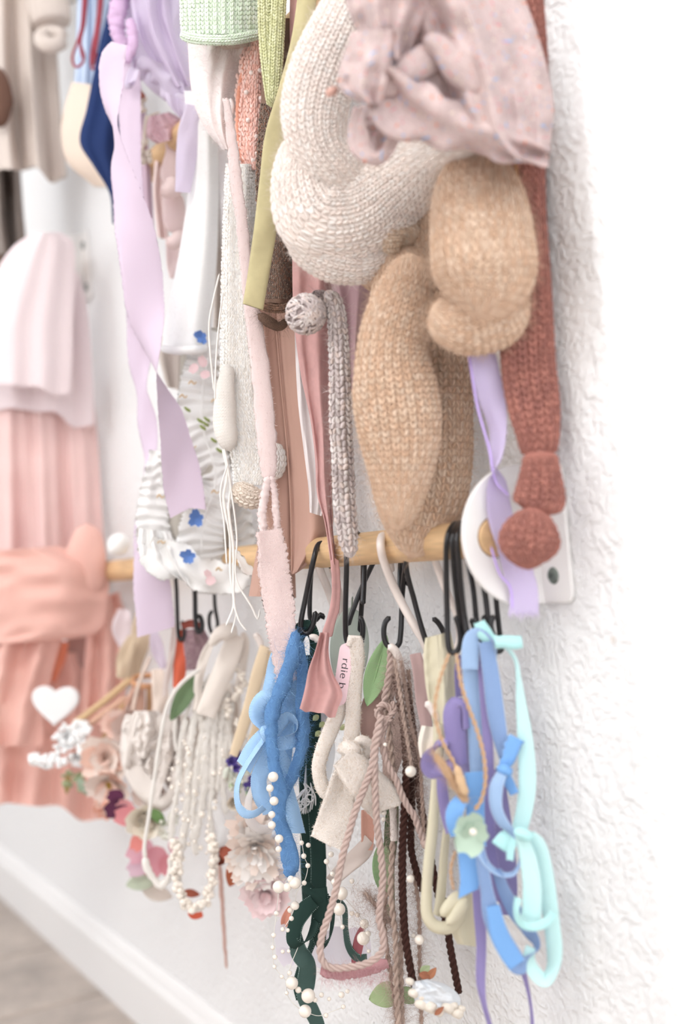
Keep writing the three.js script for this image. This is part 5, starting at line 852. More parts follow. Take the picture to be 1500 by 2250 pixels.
  for (const [x, y, r, a, t, c] of [[268, 1772, 52, 1.9, 0.3, '#5d2749'], [262, 1760, 40, 1.2, 0.3, '#6b2d55'], [296, 1800, 56, 1.45, 0.2, '#f59aa0'], [280, 1788, 40, 0.9, 0.2, '#f7b3b6'], [306, 1836, 44, 2.6, 0.3, '#ef8f86'], [322, 1856, 62, 2.2, 0.2, '#e9b1c1'], [340, 1866, 66, 2.9, 0.25, '#dd94a0'], [318, 1896, 54, 2.0, 0.3, '#e5c3d3'], [350, 1886, 48, 3.6, 0.4, '#d9858f'], [364, 1852, 44, 4.0, 0.4, '#eab7bf']]) { const m = new THREE.Mesh(P1, M(c, { tr: 0.25, r: 0.9 })); m.name = 'petal'; m.scale.setScalar(mm(r, 1.52)); m.position.copy(at(x + 10, y - 6, 1.52 + rr(-0.01, 0.01))).sub(h.position); orient(m, a, t); h.add(m); }
  flower(h, 'cream_rose', 322, 1798, 1.49, 54, cream, { n: 7, layers: 3, geo: P3, open: 0.5 });
  florets(h, 'baby_breath', [[364, 1822, 20, 22], [380, 1800, 12, 14]], 1.47, 34, 4.5, M('#f2f0e4', { tr: 0.2 }));
  leaf(h, 'leaf', [332, 1778], [362, 1812], 24, 1.47, M('#6f9350', { tr: 0.2 })); leaf(h, 'sage_leaf', [348, 1926], [276, 1946], 38, 1.53, M('#c3ccb4', { tr: 0.25 }), { fold: 0.15 });
  leaf(h, 'pale_petal', [312, 1952], [380, 1972], 36, 1.54, M('#efe4da', { tr: 0.3 }), { fold: 0.15 }); leaf(h, 'orange_leaf', [412, 1998], [446, 2014], 28, 1.4, M('#d94f1e', { r: 0.7 }), { fold: 0.2 });
  const ru = M('#a8451c', { r: 0.8, tr: 0.2 });
  const r2 = thing('leaf_spray', 'rust orange autumn leaves behind the cream chrysanthemum', 'leaf', at(500, 1870, 1.38));
  leaf(r2, 'leaf', [480, 1866], [534, 1890], 34, 1.38, ru); leaf(r2, 'leaf', [526, 1880], [504, 1948], 36, 1.38, M('#b85722', { tr: 0.2 })); leaf(r2, 'leaf', [500, 1876], [474, 1900], 22, 1.39, M('#8c3a1c', { tr: 0.2 })); leaf(r2, 'leaf', [402, 1960], [440, 1966], 18, 1.43, ru);
  solo('feather_strand', 'thin pinkish brown dried strand hanging against the wall at lower left', 'strand', tube([[482, 1890, 4], [487, 1960, 5], [491, 2040, 4], [498, 2130, 3]], 1.45, { seg: 10, lump: 0.4, lf: 1.2 }), M('#d8b0a2', { tr: 0.2 }));

  const mums = [M('#fff4ec'), M('#fff8f3'), M('#fdeade')];
  const c = thing('flower_headband', 'headband with a big cream chrysanthemum and a pale pink silk flower', 'headband', at(570, 1800, 1.3));
  for (let l = 0; l < 5; l++) flower(c, 'chrysanthemum', 568 - l * 2, 1872 - l * 4, 1.3 - l * 0.006, 80 - l * 12, mums, { n: 20 - l * 3, layers: 1, geo: P2, open: 0.15 + l * 0.24, lx: 0.25 });
  flower(c, 'chrysanthemum', 548, 1826, 1.31, 56, mums, { n: 16, layers: 3, geo: P2, open: 0.4, lx: -0.3 });
  flower(c, 'pink_flower', 584, 1962, 1.31, 60, [M('#ffe9e9'), M('#fde0e1')], { n: 9, layers: 3, open: 0.2, lx: 0.25 });
  const fl = tube([[520, 1790, 20], [560, 1782, 24], [596, 1796, 18]], 1.33, { seg: 14, lump: 0.2 }); const fm = part(c, 'taupe_tuft', fl, M('#d3bfb2', { r: 1 })); stuff(part(fm, 'tuft_hair', fuzz(fl.S, 600, 0.014, 0.00016, { colors: ['#d9c7bb', '#c4ad9f'] }), hairMat));
}
// ---------------------------------------------------------------- lower middle: headbands on the hooks, in focus
{
  const sb = M('#a4cdf4', { r: 0.5, bump: ['ribs', 0.006, 0.0004], sheen: 0.2 }), sb2 = M('#94c2f0', { r: 0.5, bump: ['ribs', 0.006, 0.0004] });
  const moh = ['#5e99d2', '#538bc4', '#74abde', '#477eb6', '#8ec0e8'];
  const o = thing('satin_headband', 'light blue satin bow headband wound with darker blue mohair cords', 'headband', at(630, 1400, 1.17));
  ribbon(o, 'band', [[640, 1395, 30, 20], [618, 1440, 46, 10], [602, 1500, 44, 4], [588, 1555, 36, 6], [582, 1600, 24, 20]], 1.175, { curl: 0.04, wr: 0.002, th: 0.0012, m: 8 }, sb, '#d4e8fb');
  ribbon(o, 'band', [[655, 1400, 20, 20], [640, 1480, 40, 10], [630, 1560, 46, 0], [622, 1640, 44, 10], [618, 1700, 40, 6], [612, 1760, 34, 10]], 1.185, { curl: 0.1, wr: 0.002, m: 8 }, sb2, '#c4dff8');
  ribbon(o, 'bow_loop', [[586, 1606, 24, 40], [566, 1574, 40, 30], [568, 1548, 34, 10], [584, 1530, 32, -10], [604, 1540, 36, -30], [600, 1590, 26, -30]], 1.16, { curl: 0.15, m: 8, wr: 0.002 }, sb, '#d4e8fb');
  part(o, 'knot', tube([[574, 1596, 10], [583, 1606, 15], [592, 1622, 14], [596, 1634, 9]], 1.15, { lump: 0.2, seg: 16 }), sb);
  ribbon(o, 'tail', [[580, 1606, 20, 10], [564, 1632, 34, 0], [550, 1656, 38, 0], [538, 1680, 38, 0]], 1.16, { curl: 0.1, cutEnd: (q) => 0.3 * q, m: 8 }, sb, '#d4e8fb');
  ribbon(o, 'lower_loop', [[582, 1620, 14, 40], [562, 1648, 16, 46], [540, 1682, 18, 52], [522, 1722, 20, 58], [522, 1764, 22, 54], [537, 1787, 22, 30], [558, 1788, 20, 40], [580, 1774, 18, 50]], 1.155, { m: 8, step: 4, curl: 0.06 }, sb, '#d4e8fb');
  ribbon(o, 'tail', [[590, 1626, 22, 10], [584, 1670, 36, 10], [568, 1710, 36, 14], [572, 1750, 38, 20], [590, 1786, 34, 30]], 1.165, { m: 8, curl: 0.12, wr: 0.002 }, sb, '#d4e8fb');
  ribbon(o, 'bow_loop', [[596, 1620, 24, 20], [616, 1590, 30, 30], [632, 1576, 36, 50], [650, 1586, 40, 80], [656, 1606, 40, 110], [644, 1626, 36, 140], [620, 1634, 30, 160], [600, 1630, 22, 170]], 1.15, { m: 8, step: 4, curl: 0.1 }, sb, '#d4e8fb');
  ribbon(o, 'tail', [[604, 1640, 30, 10], [618, 1680, 40, 0], [624, 1730, 40, 10], [640, 1780, 36, 10], [652, 1826, 34, 0]], 1.175, { m: 8, curl: 0.1, wr: 0.001, cutEnd: (q) => 0.25 * q }, sb, '#d4e8fb');
  const strand = (q, Z, n) => { const t = tube(q, Z, { seg: 14, lump: 0.28, lf: 0.7, step: 5 }); const b = part(o, 'mohair_cord', t, M('#5089c2', { r: 1, bump: ['terry', 0.012, 0.001] })); stuff(part(b, 'mohair_fuzz', fuzz(t.S, n, 0.009, 0.00022, { colors: moh, curl: 0.7, up: 0.5 }), hairMat)); };
  strand([[650, 1386, 10], [642, 1440, 15], [624, 1500, 16], [600, 1560, 15], [597, 1620, 13], [604, 1690, 13], [616, 1740, 15], [614, 1800, 14], [630, 1846, 16], [640, 1890, 19], [634, 1930, 13]], 1.135, 3400);
  strand([[658, 1410, 10], [666, 1500, 13], [664, 1580, 16], [664, 1640, 13], [648, 1690, 12], [628, 1736, 12], [612, 1764, 9]], 1.15, 1800);
  const veil = new Soup(), hv = (n, x0, x1, y0, y1) => { for (let k = 0; k < n; k++) veil.hair(at(rr(x0, x1), rr(y0, y1), 1.14 + rr(-0.012, 0.02)), V(rr(-1, 1), rr(-1.6, 0.4), rr(-1, 1)).normalize(), rr(0.008, 0.02), 0.0002, 0.5, shade(moh[Math.floor(rnd() * 5)], rr(0.9, 1.2))); };
  hv(350, 612, 680, 1410, 1600); hv(220, 600, 670, 1600, 1720);
  stuff(part(o, 'stray_mohair', veil.geo, hairMat));
  for (const [x, y, r] of [[600, 1707, 11.5], [593, 1732, 8.5], [602, 1760, 10], [597, 1790, 8], [597, 1813, 9], [613, 1843, 9.5], [612, 1866, 7]]) pearl(o, x, y, 1.12, r);
  part(o, 'sheer_loop', band([[560, 1720, 14, 40], [546, 1760, 20, 40], [548, 1800, 24, 30], [572, 1822, 22, 20], [602, 1816, 16, 30]], 1.2, { m: 8, curl: 0.1 }), M('#f1ecea', { r: 0.4, tr: 0.5 }));
}
{ // dark green velvet
  const gv = M('#213a34', { r: 0.9, sheen: 0.7, sc: '#4f7a6c', sr: 0.35, bump: ['nap', 0.008, 0.0006] }), gs = M('#3a5650', { r: 0.5, bump: ['ribs', 0.005, 0.0004] });
  const o = thing('velvet_ribbon', 'dark green velvet ribbon knotted in loops below the blue mohair cord', 'ribbon', at(672, 1370, 1.16));
  ribbon(o, 'hook_loop', [[652, 1470, 24, 30], [650, 1420, 30, 20], [658, 1388, 34, 10], [676, 1378, 34, 20], [690, 1400, 30, 40], [692, 1440, 26, 30], [694, 1480, 24, 20]], 1.165, { m: 8, step: 4, curl: 0.15, th: 0.0012 }, gv, '#7e9a92');
  ribbon(o, 'strap', [[690, 1440, 30, 10], [688, 1560, 34, 0], [690, 1700, 34, 0], [698, 1850, 34, 0], [700, 1920, 34, 0], [698, 1975, 36, 4]], 1.19, { m: 8, th: 0.0012 }, gv, '#7e9a92');
  ribbon(o, 'strap', [[662, 1440, 26, 10], [668, 1640, 28, 10], [672, 1800, 26, 10], [672, 1900, 24, 6], [676, 1980, 24, 10]], 1.2, { m: 8, th: 0.0012 }, gv, '#7e9a92');
  part(o, 'knot', tube([[668, 1938, 10], [684, 1962, 16], [704, 1972, 18], [722, 1964, 12]], 1.155, { lump: 0.2, seg: 16 }), gv);
  ribbon(o, 'loop', [[700, 1950, 36, 0], [704, 2000, 38, 10], [700, 2040, 36, 20], [706, 2076, 30, 50], [722, 2060, 28, 90], [730, 2010, 24, 110], [722, 1970, 20, 120]], 1.15, { m: 8, step: 4, curl: 0.1, th: 0.0012 }, gv, '#7e9a92');
  ribbon(o, 'loop', [[690, 1980, 30, 0], [668, 2000, 36, 10], [650, 2030, 36, 24], [646, 2070, 34, 30], [664, 2070, 30, 80], [684, 2050, 30, 120], [694, 2024, 26, 130]], 1.145, { m: 8, step: 4, curl: 0.1, th: 0.0012 }, gv, '#7e9a92');
  ribbon(o, 'twisted_tail', [[650, 2050, 30, 40], [656, 2090, 38, 10], [674, 2120, 40, -20], [672, 2160, 40, 0], [668, 2190, 36, 30], [684, 2220, 34, 10], [700, 2260, 30, 10], [706, 2330, 28, 10]], 1.15, { m: 8, step: 4, curl: 0.1, th: 0.0012 }, gs, '#8aa59d');
  ribbon(o, 'twisted_tail', [[690, 2060, 30, 60], [680, 2090, 34, 70], [664, 2130, 30, 40], [660, 2170, 34, 20], [658, 2200, 20, 40]], 1.16, { m: 8, step: 4, th: 0.0012 }, gv, '#7e9a92');
  ribbon(o, 'thin_loop', [[742, 1976, 14, 30], [756, 1996, 16, 40], [759, 2040, 17, 50], [766, 2080, 18, 40], [784, 2104, 18, 20], [806, 2104, 16, 10]], 1.165, { m: 6, step: 4, th: 0.001 }, gs, '#8aa59d');
}
{ // cream towelling headband with its label
  const tw = M('#f4e9df', { r: 1, bump: ['terry', 0.02, 0.004], sheen: 0.3, sc: '#fff' }), tc = ['#f5ece3', '#ecdccb', '#f9f3ec', '#e6cfb6'];
  const o = thing('towelling_headband', 'cream towelling headband tied in a big knot with a pink printed label', 'headband', at(775, 1400, 1.1));
  const piece = (name, g, n) => { const b = part(o, name, g, tw); stuff(part(b, 'loop_pile', fuzz(g.S, n, 0.0022, 0.0004, { colors: tc, up: 0.9, curl: 1.2 }), hairMat)); };
  piece('strap', band([[770, 1420, 20, 40], [778, 1404, 32, 20], [783, 1440, 34, 0], [778, 1520, 33, 0], [774, 1600, 34, 0], [770, 1640, 36, 10]], 1.09, { m: 8, th: 0.004, curl: 0.15 }), 2600);
  piece('strap', band([[762, 1424, 20, 10], [754, 1480, 28, 0], [748, 1550, 32, 0], [728, 1600, 34, 0], [708, 1650, 32, 0], [700, 1690, 30, 6], [712, 1738, 30, 10], [732, 1752, 26, 10]], 1.1, { m: 8, th: 0.005, curl: 0.2 }), 3000);
  piece('knot', tube([[742, 1650, 12], [758, 1646, 20], [776, 1652, 21], [790, 1664, 13]], 1.07, { seg: 20, lump: 0.12 }), 700);
  piece('knot_loop', tube([[778, 1636, 9], [794, 1628, 13], [810, 1638, 13], [806, 1658, 11], [790, 1668, 9]], 1.08, { seg: 16, lump: 0.18, step: 4 }), 600);
  piece('right_tail', band([[752, 1664, 52, -10], [776, 1690, 72, -8], [806, 1722, 80, 0], [834, 1754, 84, 10], [852, 1780, 84, 22]], 1.062, { m: 12, th: 0.005, curl: 0.06, step: 5, wr: 0.003, wv: 30, cutEnd: (q) => 0.34 * Math.abs(q - 0.45) - 0.1 }), 2800);
  piece('left_tail', band([[764, 1680, 44, 10], [752, 1730, 62, 0], [738, 1790, 74, 0], [722, 1850, 84, 6]], 1.088, { m: 12, th: 0.005, curl: -0.07, step: 5, wr: 0.003, wv: 30, cutEnd: (q) => 0.12 * q }), 2400);
  // printed label, its text along the strap
  const cv = document.createElement('canvas'); cv.width = 512; cv.height = 160; const x = cv.getContext('2d');
  x.fillStyle = '#f8d9e0'; x.fillRect(0, 0, 512, 160); x.fillStyle = '#2b2226'; x.font = '96px sans-serif'; x.fillText('rdie b', 120, 108);
  const ct = new THREE.CanvasTexture(cv); ct.colorSpace = THREE.SRGBColorSpace;
  const lg = new THREE.PlaneGeometry(1, 1, 24, 6), lp = lg.attributes.position, L = mm(142, 1.07), H = mm(32, 1.07);
  for (let i = 0; i < lp.count; i++) { const u = lp.getX(i), v = lp.getY(i), k = Math.sqrt(Math.max(0.02, 1 - Math.max(0, (Math.abs(u) * L - (L - H) / 2) / (H / 2)) ** 2)); lp.setXYZ(i, u * L, v * H * k, 0.0015 * Math.cos(u * 3) - 0.004 * u * u); }
  lg.computeVertexNormals(); const c = at(753, 1482, 1.088); lg.rotateZ(-1.72); lg.applyQuaternion(faceEye); lg.translate(c.x, c.y, c.z);
  part(o, 'label', lg, new THREE.MeshStandardMaterial({ map: ct, roughness: 0.6, side: THREE.DoubleSide }), 'pink printed label');
}
{ // felt and velvet leaves, mauve cord
  const o = thing('felt_leaf', 'large grey sage felt leaf hanging behind the black hook', 'leaf', at(772, 1340, 1.17));
  leaf(o, 'leaf_blade', [772, 1334], [762, 1530], 86, 1.165, M('#a9b3a8', { r: 1, bump: ['nap', 0.01, 0.0005] }), { fold: 0.06, bend: 0.02, th: 0.002, pw: 0.6 }); part(o, 'stem', tube([[774, 1310, 2], [772, 1345, 2]], 1.165, { seg: 6 }), M('#8d9488'));
  const vg = M('#8fb47c', { r: 0.8, sheen: 0.9, sc: '#b8dca0', sr: 0.3, bump: ['ribs', 0.006, 0.0006] });
  const p = thing('velvet_leaf', 'green velvet leaf headband piece under the hook left of the mauve cord', 'leaf', at(848, 1400, 1.09));
  leaf(p, 'leaf_blade', [850, 1396], [806, 1552], 50, 1.09, vg, { fold: 0.35, bend: -0.04, sk: 1.1, rib: M('#86ad72') });
  leaf(p, 'lower_leaf', [838, 1850], [846, 1972], 48, 1.12, vg, { fold: 0.3, bend: 0.05 }); leaf(p, 'lower_leaf', [866, 1700], [852, 1960], 30, 1.13, M('#4f6d46', { sheen: 0.6, sc: '#8fb080' }), { fold: 0.3 });
  leaf(p, 'lower_leaf', [858, 1986], [852, 2012], 26, 1.12, vg); leaf(p, 'lower_leaf', [882, 2176], [810, 2196], 54, 1.12, M('#9fb37f', { sheen: 0.6, sc: '#cfe0b0', bump: ['ribs', 0.006, 0.0006] }), { fold: 0.12 }); leaf(p, 'lower_leaf', [880, 2170], [910, 2204], 36, 1.12, vg, { fold: 0.2 });
  part(p, 'cord', tube([[852, 1540, 2], [860, 1700, 2], [864, 1850, 2], [866, 2000, 2], [880, 2180, 2]], 1.135, { seg: 6 }), M('#6a7d52'));

  const mv = M('#b28e84', { r: 0.75, bump: ['nap', 0.01, 0.0005] });
  const d = thing('suede_leaf', 'mauve suede oval leaf left of the mauve twisted cord knot', 'leaf', at(820, 1510, 1.11));
  leaf(d, 'leaf_blade', [826, 1508], [812, 1648], 58, 1.105, mv, { fold: -0.12, bend: 0.06, th: 0.0016, pw: 0.5 });
  leaf(d, 'leaf_blade', [880, 1560], [848, 1742], 44, 1.1, M('#d9bdb2', { r: 0.8, bump: ['nap', 0.01, 0.0005] }), { fold: -0.2, bend: 0.08, th: 0.0016 });
  const rm = M('#bda399', { r: 0.7 });
  const r = thing('cord_headband', 'mauve twisted cord headband knotted at the top with a fringed lace bottom', 'headband', at(850, 1420, 1.07));
  const ro = (q, Z, rad = 8.3) => part(r, 'cord', rope(q.map((p) => [p[0], p[1], rad, p[2] || 0]), Z, { ply: 3, pitch: 6 }), rm);
  ro([[858, 1424], [856, 1470], [846, 1530], [842, 1564]], 1.075); ro([[868, 1440], [866, 1490], [856, 1540], [850, 1566]], 1.08);
  ro([[828, 1556], [842, 1548], [856, 1556], [858, 1572], [844, 1580], [830, 1572], [828, 1556]], 1.065, 7); ro([[834, 1582], [850, 1588], [862, 1576]], 1.062, 6.5);
  ro([[838, 1570], [830, 1600], [822, 1640], [818, 1680], [800, 1730], [782, 1776], [766, 1830], [752, 1880], [736, 1960], [722, 2010], [706, 2060], [704, 2100], [720, 2124], [762, 2126], [812, 2114], [840, 2088], [840, 2050], [833, 2020], [838, 1960], [841, 1930], [836, 1870], [828, 1810], [824, 1740], [824, 1650], [836, 1590]], 1.045);
  ro([[848, 1580], [838, 1620], [842, 1650], [852, 1682], [868, 1710], [884, 1750], [898, 1776], [908, 1790], [920, 1820], [934, 1856]], 1.05, 8);
  part(r, 'cord_end', tube([[928, 1842, 9], [934, 1856, 9], [938, 1866, 6]], 1.05, { seg: 12, lump: 0.2 }), rm);
  ro([[856, 1575], [868, 1560], [862, 1540]], 1.06, 6);
  const lc = band([[704, 2132, 20, 0], [740, 2138, 26, 4], [790, 2132, 28, 0], [830, 2122, 26, -4], [852, 2116, 18, 0]], 1.055, { m: 10, fray: 0.002, th: 0.0012, wr: 0.002, step: 4 });
  const lb = part(r, 'lace_edge', lc, M('#c98f93', { r: 1, bump: ['terry', 0.02, 0.004] }));
  const fs = new Soup(); for (let k = 0; k < 900; k++) fs.hair(at(rr(704, 850), rr(2118, 2160), 1.05 + rr(-0.006, 0.01)), V(rr(-1, 1), rr(-1.2, 0.5), rr(-0.6, 0.6)).normalize(), rr(0.006, 0.016), 0.0002, 0.6, shade(['#cfa0a2', '#b98086', '#dcb6b6'][Math.floor(rnd() * 3)], 1));
  stuff(part(lb, 'fringe', fs.geo, hairMat));
}
{ // brown mohair and cords
  const bh = ['#9d8072', '#b19588', '#8c6e60', '#c6b2a8'], dk = M('#3f221a', { r: 0.9 }), mo = M('#8d6f60', { r: 1 });
  const o = thing('mohair_headband', 'brown mohair yarn headband strung with pearls hanging from a white hook', 'headband', at(885, 1440, 1.05));
  const yarn = (q, Z, n, w = 5) => { const t = rope(q.map((p) => [p[0], p[1], w, p[2] || 0]), Z, { ply: 2, pitch: 7, step: 4 }); const b = part(o, 'yarn', t, M(rnd() < 0.5 ? '#a98c7c' : '#c4ab9b', { r: 1 })); stuff(part(b, 'mohair_fuzz', fuzz(t.S, n * 1.5, 0.012, 0.00018, { colors: bh, curl: 0.6 }), hairMat)); };
  yarn([[866, 1446], [878, 1520], [888, 1590], [900, 1660], [904, 1686]], 1.04, 700, 4.5); yarn([[880, 1450], [892, 1520], [902, 1590], [920, 1660], [926, 1740], [930, 1830]], 1.05, 800, 4.5);
  yarn([[856, 1470], [850, 1560], [858, 1640], [866, 1740], [862, 1860], [858, 1960], [868, 2060], [870, 2160], [876, 2260]], 1.075, 1500, 7); yarn([[896, 1470], [904, 1560], [912, 1680], [906, 1800], [908, 1900], [920, 2000], [921, 2100], [926, 2260]], 1.07, 1500, 5);
  yarn([[850, 1960], [842, 2000], [848, 2080], [858, 2140], [868, 2200], [874, 2270]], 1.09, 900, 6); yarn([[892, 1780], [880, 1880], [884, 1980], [880, 2100], [884, 2260]], 1.08, 900, 6); yarn([[800, 1960], [826, 1990], [850, 2016], [868, 2040]], 1.09, 700, 5);
  const sc = new Soup(), ad = (n, x0, x1, y0, y1, Z) => { for (let k = 0; k < n; k++) sc.hair(at(rr(x0, x1), rr(y0, y1), Z + rr(-0.012, 0.012)), V(rr(-1, 1), rr(-1.4, 0.8), rr(-1, 1)).normalize(), rr(0.008, 0.022), 0.00018, 0.55, shade(bh[Math.floor(rnd() * 4)], rr(0.95, 1.2))); };
  ad(1500, 850, 930, 1450, 1640, 1.085); ad(1200, 840, 930, 1640, 1900, 1.085); ad(1300, 846, 930, 1900, 2240, 1.09); ad(500, 770, 860, 1940, 2040, 1.1);
  stuff(part(o, 'stray_mohair', sc.geo, hairMat));
  for (const [x, y, r, Z] of [[902, 1695, 12.5, 1.03], [901, 1931, 9, 1.05], [921, 2065, 11, 1.05], [846, 1636, 4.5, 1.04], [843, 1785, 6.5, 1.06], [842, 1800, 5, 1.06], [908, 2056, 5, 1.06], [868, 2160, 6, 1.08]]) pearl(o, x, y, Z, r);
  const c = thing('cord_headband', 'dark brown woollen cord headband with a white scrap and crochet at the bottom', 'headband', at(895, 1500, 1.04));
  const ro = (q, Z, rad) => part(c, 'cord', rope(q.map((p) => [p[0], p[1], rad, p[2] || 0]), Z, { ply: 3, pitch: 5 }), dk);
  ro([[868, 1480], [884, 1580], [892, 1680], [888, 1780], [884, 1860], [884, 1960], [890, 2060], [908, 2168]], 1.055, 9); ro([[890, 1500], [906, 1600], [916, 1680], [922, 1760], [936, 1830], [952, 1920], [968, 1990], [980, 2030], [990, 2090], [1008, 2184]], 1.06, 8.5); ro([[880, 1540], [896, 1640], [904, 1760], [902, 1860], [916, 1920], [930, 1960]], 1.065, 8);
  part(c, 'fur_tuft', tube([[968, 1976, 13], [978, 1988, 17], [984, 2006, 12]], 1.05, { seg: 14, lump: 0.3 }), M('#3c2119', { r: 1, bump: ['terry', 0.02, 0.004] }));
  part(c, 'fabric_scrap', cloth([[906, 2158, 940, 2152], [906, 2180, 980, 2164], [918, 2210, 1010, 2190], [940, 2216, 1010, 2208]], 1.03, { bulge: 0.008, folds: [[0.003, 1.4, 0.3]], wr: 0.003, th: 0.001 }), M('#e3e7ec', { r: 0.9, bump: ['weave', 0.008, 0.0006] }));
  const cw = M('#f3e8da', { r: 1, bump: ['terry', 0.02, 0.003] });
  for (const [x, y, r] of [[900, 2156, 10], [908, 2182, 12], [924, 2206, 14], [944, 2212, 16], [962, 2222, 13], [984, 2214, 15], [1004, 2226, 14], [1014, 2216, 9], [926, 2190, 10], [996, 2208, 10]]) part(c, 'crochet_edge', tube([[x - r, y - r * 0.3, r * 0.6], [x, y, r * 0.8], [x + r, y + r * 0.4, r * 0.5]], 1.025, { seg: 12, lump: 0.35, step: 3 }), cw);
  const rl = M('#9a5630', { r: 0.8 }); leaf(c, 'brown_leaf', [920, 2140], [950, 2148], 18, 1.05, rl); leaf(c, 'brown_leaf', [940, 2150], [958, 2126], 16, 1.05, M('#b06a3c')); leaf(c, 'brown_leaf', [955, 2230], [975, 2212], 12, 1.02, rl); leaf(c, 'green_leaf', [924, 2140], [944, 2122], 20, 1.055, M('#a9b98a'));
  solo('paper_roll', 'small rolled cream paper tag left of the dark brown cords', 'tag', tube([[862, 1760, 8], [864, 1800, 8], [866, 1846, 9]], 1.075, { seg: 16, cap: 0 }), M('#f4e8e0', { r: 0.8 }));
}
{ // white tulle, lace, ribbons and pearls behind
  const org = M('#f0eef2', { r: 0.6, tr: 0.4 });
  const o = thing('organza_bow', 'white organza bow with a scalloped lace edge between blue and cream bands', 'bow', at(690, 1570, 1.2));
  part(o, 'organza', cloth([[674, 1570, 716, 1560], [676, 1640, 730, 1640], [668, 1720, 712, 1720], [672, 1760, 704, 1760]], 1.2, { folds: [[0.005, 2, 0.4, 0, 1]], wr: 0.003, th: 0.0008 }), org);
  part(o, 'organza', band([[724, 1600, 24, 40], [722, 1650, 30, 30], [716, 1700, 26, 50], [704, 1740, 16, 50]], 1.19, { wr: 0.002, m: 8 }), M('#fbfafa', { r: 0.5, tr: 0.3 }));
  const lw = M('#f4f1f0', { r: 0.9 });
  for (let k = 0; k < 9; k++) { const a = 0.4 + k * 0.3, cx = 672 + 30 * Math.cos(a + 0.9), cy = 1742 + 40 * Math.sin(a * 0.75); const q = []; for (let i = 0; i <= 8; i++) q.push([cx + 9 * Math.cos(i / 8 * 6.28), cy + 8 * Math.sin(i / 8 * 6.28), 1.6]); part(o, 'lace_loop', tube(q, 1.185, { seg: 6, step: 3 }), lw); }
  for (let k = 0; k < 14; k++) part(o, 'lace_thread', tube([[672 + rr(-6, 20), 1722 + rr(-4, 8), 1.5], [654 + k * 3 + rr(-4, 4), 1748 + rr(-8, 8), 1.5], [636 + k * 4.4, 1766 + 24 * Math.sin(k / 14 * 3.14), 1.5]], 1.19 + rr(-0.003, 0.003), { seg: 6, step: 4 }), lw);
  for (const [x, y] of [[693, 1577], [707, 1592], [698, 1612], [722, 1584], [752, 1598]]) part(o, 'bud', tube([[x - 5, y - 4, 5], [x, y, 9], [x + 4, y + 6, 6]], 1.175, { seg: 12, step: 2 }), M('#cfd69a', { r: 0.6, tr: 0.2 }));
  solo('satin_ribbon', 'pale satin ribbon slanting behind the mauve twisted cord', 'ribbon', band([[726, 1938, 28, 10], [760, 1904, 36, 0], [796, 1872, 40, 10], [812, 1850, 34, 20]], 1.17, { m: 8, wr: 0.002, cutEnd: (q) => 0.2 * q }), M('#ead9d0', { r: 0.5, tr: 0.15 }));
  solo('velvet_ribbon', 'maroon velvet ribbon end behind the mauve cord loop', 'ribbon', band([[800, 2030, 10, 20], [790, 2060, 22, 10], [784, 2090, 22, 10], [778, 2122, 16, 20]], 1.165, { m: 8, wr: 0.002 }), M('#a34a56', { r: 0.8, sheen: 0.5, sc: '#d98a94' }));
  solo('cotton_ribbon', 'coral cotton ribbon behind the cream towelling tail', 'ribbon', band([[806, 1780, 26, 10], [808, 1820, 30, 0], [806, 1868, 24, 10]], 1.17, { m: 8, wr: 0.002 }), M('#dda28e', { r: 0.9, bump: ['crepe', 0.02, 0.001] }));
  const lvf = [M('#ece4ee', { tr: 0.35, r: 0.9 }), M('#f1ecf3', { tr: 0.35, r: 0.9 })];
  const w = thing('organza_flower', 'pale lavender organza petals hanging behind the dark green velvet ribbon', 'flower', at(700, 2030, 1.2));
  for (const [x, y, r, a, t] of [[640, 2010, 74, 2.9, 0.1], [626, 2060, 60, 3.3, 0.2], [744, 2036, 90, 3.1, 0.1], [720, 2060, 70, 2.8, 0.2], [770, 2040, 80, 3.5, 0.1]]) { const m = new THREE.Mesh(P1, lvf[Math.floor(rnd() * 2)]); m.name = 'petal'; m.scale.setScalar(mm(r, 1.2)); m.position.copy(at(x, y, 1.2 + rr(-0.01, 0.01))).sub(w.position); orient(m, a, t); w.add(m); }
  leaf(w, 'coral_petal', [622, 2040], [636, 1990], 20, 1.2, M('#f0a68c', { tr: 0.3 }));

  const wire = M('#e4ded6', { r: 0.4 });
  const p = thing('pearl_garland', 'garland of white pearls in mixed sizes on fine thread at the bottom', 'garland', at(640, 1850, 1.14));
  const run = (pts, beads, Z) => { string(p, pts, Z, 0.8, wire); for (const [x, y, r] of beads) pearl(p, x, y, Z - 0.002, r); };
  run([[660, 1830], [664, 1856], [668, 1882], [676, 1904], [667, 1940], [652, 1960], [648, 1990], [640, 2012], [622, 2042]], [[662, 1852, 5.5], [677, 1857, 5.5], [667, 1881, 6], [676, 1902, 5.5], [668, 1940, 5.5], [648, 1990, 9.5], [637, 2000, 6], [640, 2018, 5.5], [621, 2042, 5], [632, 2044, 4.5]], 1.13);
  run([[612, 1958], [607, 2007], [601, 2055], [599, 2082], [600, 2110], [603, 2124], [620, 2146], [640, 2164], [656, 2176], [677, 2188], [694, 2197]], [[612, 1949, 13.5], [630, 1950, 10], [648, 1940, 13], [639, 1932, 8], [607, 2007, 5.5], [601, 2055, 5.5], [599, 2082, 5], [604, 2103, 5.5], [603, 2124, 4.5], [619, 2146, 4.5], [641, 2160, 14], [655, 2175, 7], [677, 2188, 15.5], [692, 2197, 5.5]], 1.12);
